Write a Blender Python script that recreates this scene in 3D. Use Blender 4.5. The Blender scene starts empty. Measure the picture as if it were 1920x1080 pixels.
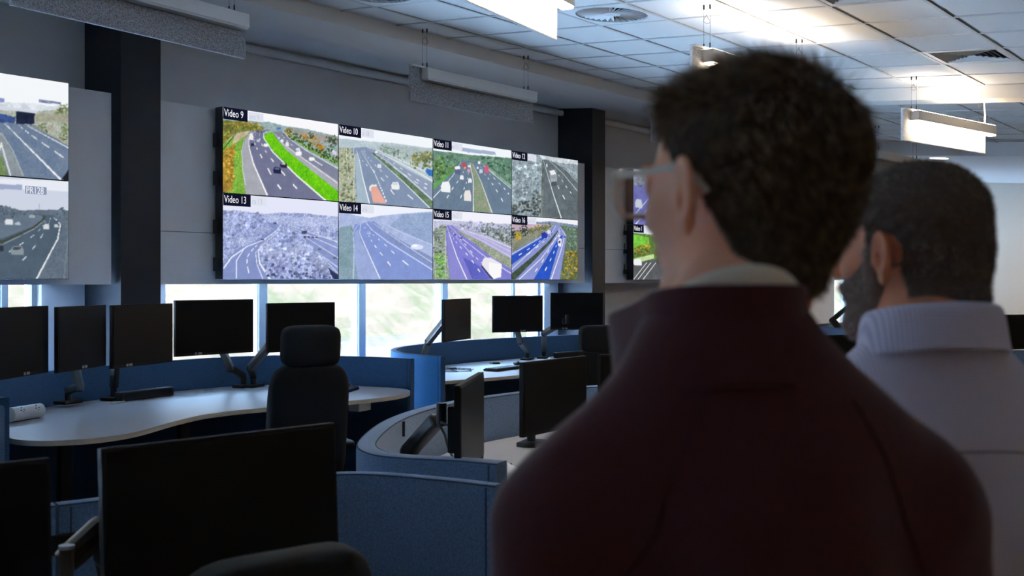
import bpy, bmesh, math, random
import numpy as np
from mathutils import Vector, Matrix

SC = bpy.context.scene
COL = SC.collection
R = math.radians
random.seed(7)

# ------------------------------------------------------------------ camera
YAW = 0.6766                     # angle between the window wall and the view axis
CAM = Vector((0, 0, 1.55))
FOC = 2000.0                     # focal length in pixels of a 1920 wide frame
FWD = Vector((math.cos(YAW), math.sin(YAW), 0))
RGT = Vector((math.sin(YAW), -math.cos(YAW), 0))
cd = bpy.data.cameras.new('camera')
cam = bpy.data.objects.new('camera', cd); COL.objects.link(cam)
cam.location = CAM
cam.rotation_euler = (R(90), 0, YAW - R(90))
cd.sensor_width = 36.0
cd.lens = 36.0 * FOC / 1920
cd.shift_y = (526.3 - 540) / 1920
cd.clip_start = 0.05
cd.dof.use_dof = True
cd.dof.focus_distance = 8.5
cd.dof.aperture_fstop = 5.6
SC.camera = cam

# ------------------------------------------------------------------ world, exposure
W = bpy.data.worlds.new('sky'); SC.world = W; W.use_nodes = True
bg = W.node_tree.nodes['Background']
bg.inputs[0].default_value = (0.40, 0.62, 1.0, 1)
bg.inputs[1].default_value = 20.0
SC.view_settings.view_transform = 'Standard'
SC.view_settings.look = 'None'
SC.view_settings.gamma = 1
SC.view_settings.use_curve_mapping = False
SC.view_settings.exposure = 0.0
SC.cycles.use_denoising = True
SC.cycles.max_bounces = 8
SC.cycles.diffuse_bounces = 5
SC.cycles.sample_clamp_indirect = 40.0
sd = bpy.data.lights.new('sun', 'SUN'); so = bpy.data.objects.new('sun', sd); COL.objects.link(so)
sd.energy = 95.0; sd.color = (0.46, 0.66, 1.0); sd.angle = R(1.5)
so.rotation_euler = (R(2), R(3), 0)         # high over the roof: falls on the paving and grass bank outside

LAMP = 48.0                      # strength of the lit pendant strips
SCREEN = 1.0                     # strength of the display pictures

def at(px, py, z):
    """floor-plan point where the view ray of a photo pixel meets the height z"""
    d = FWD + RGT * ((px - 960) / FOC) + Vector((0, 0, (526.3 - py) / FOC))
    return CAM + d * ((z - CAM.z) / d.z)
def dep(px, py, t):
    return CAM + (FWD + RGT * ((px - 960) / FOC) + Vector((0, 0, (526.3 - py) / FOC))) * t

# ------------------------------------------------------------------ materials
MATS = {}
def mat(name, col, rough=0.6, metal=0.0, spec=0.5, noise=0.0, nscale=30.0, bump=0.0, bscale=200.0, emit=None, estr=0.0, sheen=0.0, trans=0.0, ior=1.45, alpha=1.0):
    if name in MATS: return MATS[name]
    m = bpy.data.materials.new(name); m.use_nodes = True; MATS[name] = m
    nt = m.node_tree; b = nt.nodes['Principled BSDF']
    c = tuple(col) + (1,)
    b.inputs['Base Color'].default_value = c
    b.inputs['Roughness'].default_value = rough
    b.inputs['Metallic'].default_value = metal
    b.inputs['Specular IOR Level'].default_value = spec
    b.inputs['IOR'].default_value = ior
    b.inputs['Transmission Weight'].default_value = trans
    b.inputs['Alpha'].default_value = alpha
    if sheen:
        b.inputs['Sheen Weight'].default_value = sheen
        b.inputs['Sheen Roughness'].default_value = 0.4
    if emit:
        b.inputs['Emission Color'].default_value = tuple(emit) + (1,)
        b.inputs['Emission Strength'].default_value = estr
    if noise or bump:
        tc = nt.nodes.new('ShaderNodeTexCoord')
    if noise:
        n = nt.nodes.new('ShaderNodeTexNoise'); n.inputs['Scale'].default_value = nscale; n.inputs['Detail'].default_value = 4
        nt.links.new(tc.outputs['Object'], n.inputs['Vector'])
        r = nt.nodes.new('ShaderNodeValToRGB')
        r.color_ramp.elements[0].position = 0.3; r.color_ramp.elements[1].position = 0.7
        r.color_ramp.elements[0].color = tuple(v * (1 - noise) for v in col) + (1,)
        r.color_ramp.elements[1].color = tuple(min(1, v * (1 + noise)) for v in col) + (1,)
        nt.links.new(n.outputs['Fac'], r.inputs[0]); nt.links.new(r.outputs[0], b.inputs['Base Color'])
    if bump:
        n = nt.nodes.new('ShaderNodeTexNoise'); n.inputs['Scale'].default_value = bscale; n.inputs['Detail'].default_value = 3
        nt.links.new(tc.outputs['Object'], n.inputs['Vector'])
        bp = nt.nodes.new('ShaderNodeBump'); bp.inputs['Strength'].default_value = bump; bp.inputs['Distance'].default_value = 0.004
        nt.links.new(n.outputs['Fac'], bp.inputs['Height']); nt.links.new(bp.outputs[0], b.inputs['Normal'])
    return m

M_WALL = mat('wall_paint', (0.62, 0.61, 0.61), 0.8, noise=0.03, nscale=3)
M_BOARD = mat('board_paint', (0.74, 0.74, 0.75), 0.55, noise=0.03, nscale=3)
M_PILLAR = mat('pillar_paint', (0.016, 0.018, 0.025), 0.5, noise=0.1, nscale=5)
M_TILE = mat('ceiling_tile', (0.72, 0.70, 0.67), 0.85, noise=0.03, nscale=200, bump=0.15, bscale=400)
M_BAR = mat('ceiling_bar', (0.56, 0.55, 0.54), 0.5)
M_SOFFIT = mat('soffit_paint', (0.80, 0.80, 0.80), 0.6)
M_WHITE = mat('grey_frame', (0.27, 0.29, 0.31), 0.45)
M_LEAN = mat('far_wall_paint', (0.76, 0.69, 0.59), 0.8)
M_CARPET = mat('carpet', (0.045, 0.038, 0.033), 0.95, noise=0.35, nscale=60, bump=0.4, bscale=300)
M_BLACK = mat('black_plastic', (0.012, 0.012, 0.013), 0.42)
M_HOUSE = mat('housing_plastic', (0.012, 0.012, 0.014), 0.6, spec=0.3)
M_GLASSY = mat('screen_glass', (0.006, 0.0065, 0.008), 0.34, spec=0.16)
M_DARKMETAL = mat('dark_metal', (0.028, 0.028, 0.03), 0.42, metal=0.4)
M_STEEL = mat('steel', (0.55, 0.55, 0.57), 0.3, metal=1.0)
M_FELT = mat('grey_felt', (0.29, 0.28, 0.29), 0.95, noise=0.55, nscale=110, bump=0.3, bscale=300)
M_LIP = mat('lamp_body', (0.62, 0.60, 0.57), 0.5)
M_BLUE = mat('blue_felt', (0.125, 0.195, 0.305), 0.95, noise=0.28, nscale=160, bump=0.35, bscale=350, sheen=0.25)
M_AZURE_LIT = mat('azure_felt_lit', (0.004, 0.12, 0.30), 0.95, noise=0.22, nscale=160, bump=0.35, bscale=350, sheen=0.2)
M_SEAM = mat('seam', (0.03, 0.05, 0.09), 0.9)
M_TOP = mat('white_laminate', (0.46, 0.45, 0.46), 0.35, noise=0.02, nscale=20)
M_EDGE = mat('beige_edging', (0.55, 0.45, 0.34), 0.5, noise=0.06, nscale=8)
M_SOCKET = mat('white_plastic', (0.80, 0.79, 0.77), 0.35)
M_CHAIR = mat('black_fabric', (0.012, 0.012, 0.013), 0.9, noise=0.2, nscale=200, bump=0.3, bscale=300)
M_OLIVE = mat('olive_black_fabric', (0.022, 0.020, 0.015), 0.85, noise=0.2, nscale=200, bump=0.3, bscale=300)
M_BADGE = mat('sticker', (0.35, 0.35, 0.36), 0.5)

# ------------------------------------------------------------------ mesh helpers
class MB:
    def __init__(s): s.bm = bmesh.new()
    def box(s, c, d, rz=0, mi=0, rot=None, bevel=0.0, seg=2):
        r = bmesh.ops.create_cube(s.bm, size=1)
        vs = r['verts']
        M = Matrix.Translation(Vector(c)) @ (rot.to_4x4() if rot is not None else Matrix.Rotation(rz, 4, 'Z')) @ Matrix.Diagonal((*d, 1))
        bmesh.ops.transform(s.bm, matrix=M, verts=vs)
        fs = {f for v in vs for f in v.link_faces}
        if bevel:
            es = list({e for v in vs for e in v.link_edges})
            r2 = bmesh.ops.bevel(s.bm, geom=es, offset=bevel, segments=seg, profile=0.7, affect='EDGES')
            fs = {f for f in fs if f.is_valid} | set(r2['faces'])
        for f in fs: f.material_index = mi
        return s
    def beam(s, a, b, w, h, mi=0, bevel=0.0, up=(0, 0, 1)):
        a = Vector(a); b = Vector(b); d = b - a; L = d.length
        x = d.normalized(); u = Vector(up)
        if abs(x.dot(u)) > 0.98: u = Vector((1, 0, 0))
        y = u.cross(x).normalized(); z = x.cross(y)
        rot = Matrix((x, y, z)).transposed()
        return s.box((a + b) / 2, (L, w, h), rot=rot, mi=mi, bevel=bevel)
    def cyl(s, a, b, r, r2=None, n=20, mi=0):
        a = Vector(a); b = Vector(b); d = b - a
        q = d.to_track_quat('Z', 'Y').to_matrix().to_4x4()
        res = bmesh.ops.create_cone(s.bm, cap_ends=True, segments=n, radius1=r, radius2=r if r2 is None else r2, depth=d.length)
        bmesh.ops.transform(s.bm, matrix=Matrix.Translation((a + b) / 2) @ q, verts=res['verts'])
        for f in {f for v in res['verts'] for f in v.link_faces}: f.material_index = mi
        return s
    def tube(s, pts, r, n=8, mi=0, closed=False):
        pts = [Vector(p) for p in pts]; rings = []
        N = len(pts)
        rr = r if isinstance(r, (list, tuple)) else [r] * N
        prev = None
        for i, p in enumerate(pts):
            if closed: d = pts[(i + 1) % N] - pts[i - 1]
            else: d = pts[min(i + 1, N - 1)] - pts[max(i - 1, 0)]
            d.normalize()
            if prev is None:
                u = Vector((0, 0, 1)) if abs(d.z) < 0.9 else Vector((1, 0, 0))
                prev = u.cross(d).normalized()
            x = (prev - d * prev.dot(d)).normalized(); y = d.cross(x); prev = x
            rings.append([s.bm.verts.new(p + (x * math.cos(t) + y * math.sin(t)) * rr[i]) for t in [2 * math.pi * k / n for k in range(n)]])
        for i in range(N if closed else N - 1):
            a, b = rings[i], rings[(i + 1) % N]
            for k in range(n):
                f = s.bm.faces.new((a[k], a[(k + 1) % n], b[(k + 1) % n], b[k])); f.material_index = mi
        if not closed:
            f = s.bm.faces.new(list(reversed(rings[0]))); f.material_index = mi
            f = s.bm.faces.new(rings[-1]); f.material_index = mi
        return s
    def prism(s, poly, z0, z1, mi=0, mside=None):
        """upright extrusion of a floor-plan polygon"""
        area = sum(poly[i][0] * poly[(i + 1) % len(poly)][1] - poly[(i + 1) % len(poly)][0] * poly[i][1] for i in range(len(poly)))
        if area < 0: poly = list(reversed(poly))
        lo = [s.bm.verts.new((p[0], p[1], z0)) for p in poly]; hi = [s.bm.verts.new((p[0], p[1], z1)) for p in poly]
        f = s.bm.faces.new(hi); f.material_index = mi
        f = s.bm.faces.new(list(reversed(lo))); f.material_index = mi
        n = len(poly)
        for i in range(n):
            f = s.bm.faces.new((lo[i], lo[(i + 1) % n], hi[(i + 1) % n], hi[i])); f.material_index = mi if mside is None else mside
        return s
    def sweep(s, path, prof, mi=0, cap=True, side=None):
        """sweep a closed profile [(offset to the left, z)] along a plan path"""
        rings = []; N = len(path)
        for i, p in enumerate(path):
            a = path[max(i - 1, 0)]; b = path[min(i + 1, N - 1)]
            d = Vector((b[0] - a[0], b[1] - a[1], 0)).normalized(); l = Vector((-d.y, d.x, 0))
            rings.append([s.bm.verts.new((p[0] + l.x * o, p[1] + l.y * o, z)) for o, z in prof])
        n = len(prof)
        for i in range(N - 1):
            a, b = rings[i], rings[i + 1]
            for k in range(n):
                f = s.bm.faces.new((a[k], b[k], b[(k + 1) % n], a[(k + 1) % n])); f.material_index = side if side is not None and k in (1, 2, 3) else mi
        if cap:
            s.bm.faces.new(rings[0]).material_index = mi; s.bm.faces.new(list(reversed(rings[-1]))).material_index = mi
        return s
    def ell(s, c, r, rot=None, mi=0, u=20, v=12):
        res = bmesh.ops.create_uvsphere(s.bm, u_segments=u, v_segments=v, radius=1)
        M = Matrix.Translation(Vector(c)) @ (rot.to_4x4() if rot is not None else Matrix.Identity(4)) @ Matrix.Diagonal((*r, 1))
        bmesh.ops.transform(s.bm, matrix=M, verts=res['verts'])
        for f in {f for v in res['verts'] for f in v.link_faces}: f.material_index = mi
        return s
    def build(s, name, mats, parent=None, smooth=False, loc=None, rz=None, fix=True):
        if fix: bmesh.ops.recalc_face_normals(s.bm, faces=s.bm.faces)
        me = bpy.data.meshes.new(name); s.bm.to_mesh(me); s.bm.free()
        for m in (mats if isinstance(mats, (list, tuple)) else [mats]): me.materials.append(m)
        if smooth:
            me.polygons.foreach_set('use_smooth', [True] * len(me.polygons))
            if smooth != 'full':
                me.set_sharp_from_angle(angle=R(40))
        o = bpy.data.objects.new(name, me); COL.objects.link(o)
        if parent: o.parent = parent
        if loc is not None: o.location = loc
        if rz is not None: o.rotation_euler.z = rz
        return o

def tag(o, label, cat, group=None, kind=None):
    if label: o['label'] = label
    if cat: o['category'] = cat
    if group: o['group'] = group
    if kind: o['kind'] = kind
    return o
def struct(o): o['kind'] = 'structure'; return o
def thing(name, label, cat, loc=(0, 0, 0), rz=0, group=None):
    o = bpy.data.objects.new(name, None); COL.objects.link(o)
    o.location = loc; o.rotation_euler = (0, 0, rz); o.empty_display_size = 0.1
    return tag(o, label, cat, group)
def box_obj(name, c, d, m, parent=None, bevel=0.0, rz=0):
    return MB().box(c, d, rz=rz, bevel=bevel).build(name, m, parent)
def spline(pts, n=8):
    """Catmull-Rom through plan points"""
    P = [Vector(p) for p in pts]; P = [P[0] * 2 - P[1]] + P + [P[-1] * 2 - P[-2]]
    out = []
    for i in range(1, len(P) - 2):
        for k in range(n):
            t = k / n
            a, b, c, d = P[i - 1:i + 3]
            out.append(0.5 * ((2 * b) + (c - a) * t + (2 * a - 5 * b + 4 * c - d) * t * t + (3 * b - a - 3 * c + d) * t ** 3))
    out.append(P[-2]); return [tuple(v) for v in out]

# ------------------------------------------------------------------ room shell
XW0, XW1, YW, YBACK = -3.0, 21.0, 7.63, -5.0
TILT = 0.0793
def zc(y): return 1.55 + 2.035 + TILT * (y - 5.7548)       # underside of the tiled ceiling, which rises towards the windows
def zs(y): return 3.585 + TILT * (y - 7.13)                # underside of the soffit along the windows

struct(box_obj('floor', (9, 1.3, -0.05), (24.6, 13.4, 0.1), M_CARPET))
# window wall: solid bands and piers round the openings
PX = [(4.30, 4.63), (10.39, 10.66), (16.22, 16.52)]
openings = [(-1.1, 3.96), (5.0, 10.11), (18.92, 20.7)]
SILL, HEAD = 0.12, 1.62
w = MB()
w.box((9, YW + 0.13, SILL / 2), (24.4, 0.26, SILL))
w.box((9, YW + 0.13, (HEAD + 3.95) / 2), (24.4, 0.26, 3.95 - HEAD))
xs = [XW0 - 0.2] + [v for o in openings for v in o] + [XW1 + 0.2]
for i in range(0, len(xs), 2):
    w.box(((xs[i] + xs[i + 1]) / 2, YW + 0.13, (SILL + HEAD) / 2), (xs[i + 1] - xs[i], 0.26, HEAD - SILL))
struct(w.build('wall_window', M_WALL))
struct(box_obj('wall_far', (XW1 + 0.1, 1.3, 2.0), (0.2, 13.2, 4.0), M_LEAN))
struct(box_obj('wall_near', (XW0 - 0.1, 1.3, 2.0), (0.2, 13.2, 4.0), M_WALL))
struct(box_obj('wall_back', (9, YBACK - 0.1, 2.0), (24.4, 0.2, 4.0), M_LEAN))
for i, (a, b) in enumerate(PX):
    struct(box_obj('trim_%d' % (i + 1), ((a + b) / 2, (7.13 + YW) / 2, 1.85), (b - a, YW - 7.13, 3.7 if i else 3.7), M_PILLAR))
# windows
GL = bpy.data.materials.new('window_glass'); GL.use_nodes = True
nt = GL.node_tree; nt.nodes.clear()
o_ = nt.nodes.new('ShaderNodeOutputMaterial'); tr = nt.nodes.new('ShaderNodeBsdfTransparent'); gs = nt.nodes.new('ShaderNodeBsdfGlossy'); mx = nt.nodes.new('ShaderNodeMixShader')
gs.inputs['Roughness'].default_value = 0.02; tr.inputs[0].default_value = (0.93, 0.97, 0.96, 1); mx.inputs[0].default_value = 0.06
nt.links.new(tr.outputs[0], mx.inputs[1]); nt.links.new(gs.outputs[0], mx.inputs[2]); nt.links.new(mx.outputs[0], o_.inputs[0])
mull = [[-0.1 + 0, 1.2, 2.45, 3.71], [6.02, 7.22, 8.42, 9.595], [19.7]]
mw = [0.06, 0.12, 0.08]
for i, (a, b) in enumerate(openings):
    f = MB(); y = YW + 0.10
    f.box(((a + b) / 2, y, SILL + 0.03), (b - a, 0.07, 0.06)).box(((a + b) / 2, y, HEAD - 0.03), (b - a, 0.07, 0.06))
    for x in (a + 0.02, b - 0.02): f.box((x, y, (SILL + HEAD) / 2), (0.04, 0.07, HEAD - SILL))
    for k, x in enumerate(mull[i]):
        wd = 0.06 if (i == 1 and k == 3) or (i == 0 and k == 3) else 0.11
        f.box((x, y, (SILL + HEAD) / 2), (wd, 0.09, HEAD - SILL), bevel=0.006)
        f.box((x - wd * 0.5 + 0.012, y - 0.05, (SILL + HEAD) / 2), (0.012, 0.02, HEAD - SILL))
    fo = struct(f.build('window_%d' % (i + 1), M_WHITE))
    g = MB().box(((a + b) / 2, y + 0.01, (SILL + HEAD) / 2), (b - a - 0.04, 0.006, HEAD - SILL - 0.06)).build('pane', GL, fo)
    s = MB().box(((a + b) / 2, YW + 0.02, SILL + 0.008), (b - a, 0.14, 0.02), bevel=0.004).build('window_sill', M_WHITE, fo)
# tube of the rolled blind under the soffit
struct(MB().cyl((XW0, YW - 0.05, 3.565), (XW1, YW - 0.05, 3.565), 0.036, n=24).build('trim_4', mat('blind_tube', (0.72, 0.74, 0.76), 0.3), smooth=True))
# soffit and fascias
YF = 6.14
def slab(name, x0, x1, y0, y1, f0, th, m):
    b = MB(); v = []
    for x, y in ((x0, y0), (x1, y0), (x1, y1), (x0, y1)):
        v.append(b.bm.verts.new((x, y, f0(y)))); 
    t = [b.bm.verts.new(q.co + Vector((0, 0, th))) for q in v]
    b.bm.faces.new(v); b.bm.faces.new(t)
    for i in range(4): b.bm.faces.new((v[i], v[(i + 1) % 4], t[(i + 1) % 4], t[i]))
    return struct(b.build(name, m))
slab('trim_5', XW0, XW1, YF + 0.02, YW, zs, 0.2, M_SOFFIT)
slab('trim_6', XW0, 10.66, YF - 0.01, YF + 0.02, zs, 0.22, mat('fascia_paint', (0.80, 0.74, 0.66), 0.6))
slab('trim_7', 10.36, 10.66, YBACK, YF - 0.01, lambda y: zc(y) - 0.12, 0.16, mat('fascia_paint', (0.6, 0.57, 0.52)))
slab('trim_8', 10.66, 15.52, YF - 0.01, YF + 0.02, zs, 0.22, mat('fascia_paint', (0.6, 0.57, 0.52)))
slab('trim_9', 15.52, XW1, YBACK, YF + 0.02, lambda y: zc(y) - 0.19, 0.3, M_SOFFIT)
# tiled ceiling with the circular / square vent tiles left open
GX0, GY0 = 5.5457, 5.7548
vents_round = [(1, 2), (9, 2) , (-1, 0)]
vents_round = [(6.446, 4.255), (5.246, 5.455), (12.146, 4.255)]
vents_square = [(8.846, 2.455), (6.446, 2.455)]
b = MB()
tiles = MB()
kx0 = int((XW0 - GX0) / .6) - 1; kx1 = int((15.52 - GX0) / .6) + 1
ky1 = int((GY0 - YBACK) / .6) + 1
for i in range(kx0, kx1):
    for j in range(-1, ky1):
        x0 = GX0 + .6 * i; x1 = x0 + .6; y1 = GY0 - .6 * j; y0 = y1 - .6
        cx, cy = (x0 + x1) / 2, (y0 + y1) / 2
        if any(abs(cx - vx) < .1 and abs(cy - vy) < .1 for vx, vy in vents_round + vents_square): continue
        x0 = max(x0, XW0); x1 = min(x1, 15.52); y1 = min(y1, YF); y0 = max(y0, YBACK)
        if x1 <= x0 or y1 <= y0: continue
        q = [tiles.bm.verts.new((x, y, zc(y) + 0.004)) for x, y in ((x0, y0), (x0, y1), (x1, y1), (x1, y0))]
        tiles.bm.faces.new(q)
ceil_o = struct(tiles.build('ceiling', M_TILE, fix=False))
bars = MB()
for i in range(kx0, kx1 + 1):
    x = GX0 + .6 * i
    if XW0 < x < 15.52: bars.beam((x, YBACK, zc(YBACK) + .002), (x, YF, zc(YF) + .002), 0.022, 0.012)
for j in range(-1, ky1):
    y = GY0 - .6 * j
    if YBACK < y < YF: bars.beam((XW0, y, zc(y) + .001), (15.52, y, zc(y) + .001), 0.022, 0.012)
struct(bars.build('trim_10', M_BAR))
struct(box_obj('ceiling_void', (9, 1.4, 4.08), (25, 13.1, 0.1), M_PILLAR))

# ------------------------------------------------------------------ vents
TA = math.atan(TILT)
M_VENT = mat('vent_metal', (0.68, 0.68, 0.68), 0.45)
M_DARK = mat('vent_dark', (0.05, 0.05, 0.055), 0.8)
def round_vent(x, y, label):
    t = thing('ceiling_diffuser', label, 'air vent', (x, y, zc(y) - 0.002)); t.rotation_euler.x = TA
    p = MB()
    n = 40; sq = []
    for k in range(n):
        a = 2 * math.pi * k / n; c, s = math.cos(a), math.sin(a); m = .298 / max(abs(c), abs(s))
        sq.append((p.bm.verts.new((c * m, s * m, 0)), p.bm.verts.new((c * .262, s * .262, 0)), p.bm.verts.new((c * .255, s * .255, .03))))
    for k in range(n):
        a, b2 = sq[k], sq[(k + 1) % n]
        p.bm.faces.new((a[0], b2[0], b2[1], a[1])); p.bm.faces.new((a[1], b2[1], b2[2], a[2]))
    p.build('face_plate', M_VENT, t, fix=False)
    MB().cyl((0, 0, .045), (0, 0, .05), .27, n=40).build('recess', M_DARK, t)
    v = MB()
    for k in range(34):
        a = 2 * math.pi * k / 34
        rot = Matrix.Rotation(a, 3, 'Z') @ Matrix.Rotation(R(38), 3, 'X')
        v.box(rot @ Vector((.158, 0, 0)) + Vector((0, 0, .014)), (.2, .028, .0025), rot=rot)
    v.build('vanes', M_VENT, t)
    MB().cyl((0, 0, .004), (0, 0, .02), .062, n=28).build('hub', M_VENT, t)
def square_vent(x, y, label):
    t = thing('ceiling_grille', label, 'air vent', (x, y, zc(y) - 0.002)); t.rotation_euler.x = TA
    def ring(r0, r1, z0, z1, b):
        q0 = [b.bm.verts.new((sx * r0, sy * r0, z0)) for sx, sy in ((-1, -1), (1, -1), (1, 1), (-1, 1))]
        q1 = [b.bm.verts.new((sx * r1, sy * r1, z1)) for sx, sy in ((-1, -1), (1, -1), (1, 1), (-1, 1))]
        for k in range(4): b.bm.faces.new((q0[k], q0[(k + 1) % 4], q1[(k + 1) % 4], q1[k]))
    b = MB(); ring(.298, .25, 0, 0, b); ring(.25, .25, 0, .03, b); b.build('frame', M_BAR, t, fix=False)
    b = MB()
    for k in range(6):
        r = .247 - .04 * k
        ring(r, r - .016, .003, .018, b)
        ring(r - .004, r - .020, .001, .016, b)
    b.build('louvres', M_VENT, t, fix=False)
    MB().box((0, 0, .05), (.56, .56, .004)).build('recess', M_DARK, t)
round_vent(*vents_round[0], 'round swirl air diffuser in the ceiling, right of the lit lamp at the top edge')
round_vent(*vents_round[1], 'round air diffuser cut off by the top edge of the picture, near the windows')
round_vent(*vents_round[2], 'small distant round diffuser beyond the ceiling beam, between the two heads')
square_vent(*vents_square[0], 'square four-way slatted air grille in the ceiling at the right')
square_vent(*vents_square[1], 'square slatted air grille cut by the top edge, above the taller man')

# ------------------------------------------------------------------ pendant lamps with felt baffles
M_LIT = mat('lamp_diffuser_on', (0.9, 0.88, 0.84), 0.5, emit=(1.0, 0.87, 0.70), estr=LAMP)
M_LITUP = mat('lamp_uplight_on', (0.9, 0.88, 0.84), 0.5, emit=(1.0, 0.87, 0.70), estr=LAMP * 1.1)
M_OFF = mat('lamp_diffuser_off', (0.55, 0.55, 0.55), 0.4)
M_FELT_LIT = mat('grey_felt_lit', (0.66, 0.63, 0.60), 0.95, noise=0.3, nscale=110, bump=0.3, bscale=300)  # felt of the lit lamps, coloured paler to carry their light
M_WIRE = mat('wire', (0.10, 0.10, 0.10), 0.5, metal=0.6)
def pendant(a, b, ztop, lit, label, bar_in=0.12, bar_out=-0.04, cord=False):
    a = Vector((*a, 0)); b = Vector((*b, 0)); L = (b - a).length; ang = math.atan2(b.y - a.y, b.x - a.x)
    t = thing('pendant_lamp', label, 'ceiling lamp', (a.x, a.y, ztop), ang, 'hanging linear lamps with felt baffles')
    H = .29
    MB().box((L / 2, 0, -H / 2), (L, .022, H), bevel=.003).build('felt_baffle', M_FELT_LIT if lit else M_FELT, t)
    x0, x1 = bar_in, L + bar_out
    MB().box((L / 2, -.018, -.008), (L, .03, .016), bevel=.002).build('top_rail', M_LIP, t)
    MB().box(((x0 + x1) / 2, -.055, -.062), (x1 - x0, .078, .088), bevel=.004).build('housing', M_LIP, t)
    MB().box(((x0 + x1) / 2, -.055, -.111), (x1 - x0 - .01, .066, .016), bevel=.006).build('diffuser', M_LIT if lit else M_OFF, t)
    if lit: MB().box(((x0 + x1) / 2, -.055, -.0165), (x1 - x0 - .02, .06, .003)).build('uplight', M_LITUP, t)
    for fx in (.14, L - .14):
        for dy in (-.012, -.06):
            wx = t.matrix_basis @ Vector((fx, dy, 0)) if False else Vector((a.x + math.cos(ang) * fx - math.sin(ang) * dy, a.y + math.sin(ang) * fx + math.cos(ang) * dy, 0))
            top = zc(wx.y) - ztop
            MB().cyl((fx, dy, -.01), (fx, dy, top), .0012, n=6).build('suspension_wire', M_WIRE, t)
            MB().cyl((fx, dy, top - .03), (fx, dy, top), .006, n=10).build('ceiling_grip', M_DARKMETAL, t)
            MB().cyl((fx, dy, -.012), (fx, dy, .025), .005, n=10).build('rail_grip', M_DARKMETAL, t)
        MB().tube([(fx + .03 * math.cos(q) + .01, -.03 + .012 * math.sin(2 * q), top - .09 + .03 * math.sin(q)) for q in [k * .55 for k in range(14)]], .0015, n=5).build('coiled_wire', M_WIRE, t)
    if cord:
        wx = Vector((a.x + math.cos(ang) * (L - .1), a.y + math.sin(ang) * (L - .1), 0)); top = zc(wx.y) - ztop
        MB().tube([(L - .1, -.05, -.02), (L - .085, -.05, .08), (L - .09, -.04, top * .7), (L - .12, -.03, top)], .008, n=10).build('power_cord', M_SOCKET, t, smooth=True)
    return t
pendant((2.74, 5.61), (4.37, 5.77), 3.30, False, 'unlit grey felt pendant lamp cut off by the top left corner', .0)
pendant((6.20, 6.04), (7.82, 6.04), 3.30, False, 'unlit grey felt pendant lamp hanging above screens Video 10 and Video 11')
pendant((9.60, 5.84), (11.2, 5.85), 3.30, False, 'unlit pendant lamp half hidden behind the taller man’s forehead')
pendant((3.10, 3.19), (4.68, 3.456), 3.15, True, 'brightly lit pendant lamp cut off by the top edge, left of the round diffuser', .12, .05)
pendant((6.27, 3.51), (7.87, 3.42), 3.12, True, 'lit pendant lamp mostly hidden behind the taller man’s hair')
pendant((9.58, 3.24), (11.10, 2.95), 3.09, True, 'lit pendant lamp with white cord above the shorter man’s head', .12, .06, True)
pendant((13.3, 4.9), (14.9, 4.85), 3.22, False, 'small distant unlit pendant lamp seen between the two heads')
for i, (x, y) in enumerate([(13.0, .9), (-1.6, -2.0), (1.6, -2.1), (4.9, -2.0), (8.4, -2.1), (12.4, -2.0)]):  # first sits behind a ceiling glow; the others are added as room fill
    pendant((x, y), (x + 1.6, y), 3.0, True, 'unseen lit pendant lamp outside the picture, number %s of those that fill the room with light' % ('one', 'two', 'three', 'four', 'five', 'six')[i])
# recessed downlight in the far soffit
t = thing('downlight', 'small glowing recessed downlight above the shorter man’s head', 'ceiling light', (15.85, 4.83, zc(4.83) - 0.19))
t.rotation_euler.x = TA
MB().cyl((0, 0, -.006), (0, 0, .002), .14, n=32).build('trim_ring', M_BAR, t)
MB().cyl((0, 0, -.010), (0, 0, -.005), .125, n=32).build('diffuser', mat('downlight_on', (.9, .9, .9), .5, emit=(1, .95, .88), estr=6), t)

for i, y in enumerate((3.3, 1.4, -.6)):  # added out of view to brighten and warm the far wall
    t = thing('downlight', 'unseen recessed downlight added to warm the far wall, outside the picture, %s from the windows' % ('first', 'second', 'third')[i], 'ceiling light', (18.7, y, zc(y) - 0.19))
    t.rotation_euler.x = TA
    MB().cyl((0, 0, -.006), (0, 0, .002), .30, n=32).build('trim_ring', M_BAR, t)
    MB().cyl((0, 0, -.010), (0, 0, -.005), .26, n=32).build('diffuser', mat('downlight_fill', (.9, .9, .9), .5, emit=(1, .82, .62), estr=90), t)
# ------------------------------------------------------------------ boards behind the video walls
for i, (x0, x1) in enumerate([(-1.2, 4.265), (4.66, 10.33), (10.68, 16.1)]):
    struct(MB().box(((x0 + x1) / 2, 7.215, 2.225), (x1 - x0, .03, 1.405)).box(((x0 + x1) / 2, 7.42, 1.545), (x1 - x0 - .3, .4, .03)).build('trim_%d' % (11 + i), M_BOARD))
struct(MB().box((10.0, 7.198, 1.93), (10.68, .002, .004)).build('trim_14', M_SEAM))
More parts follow.
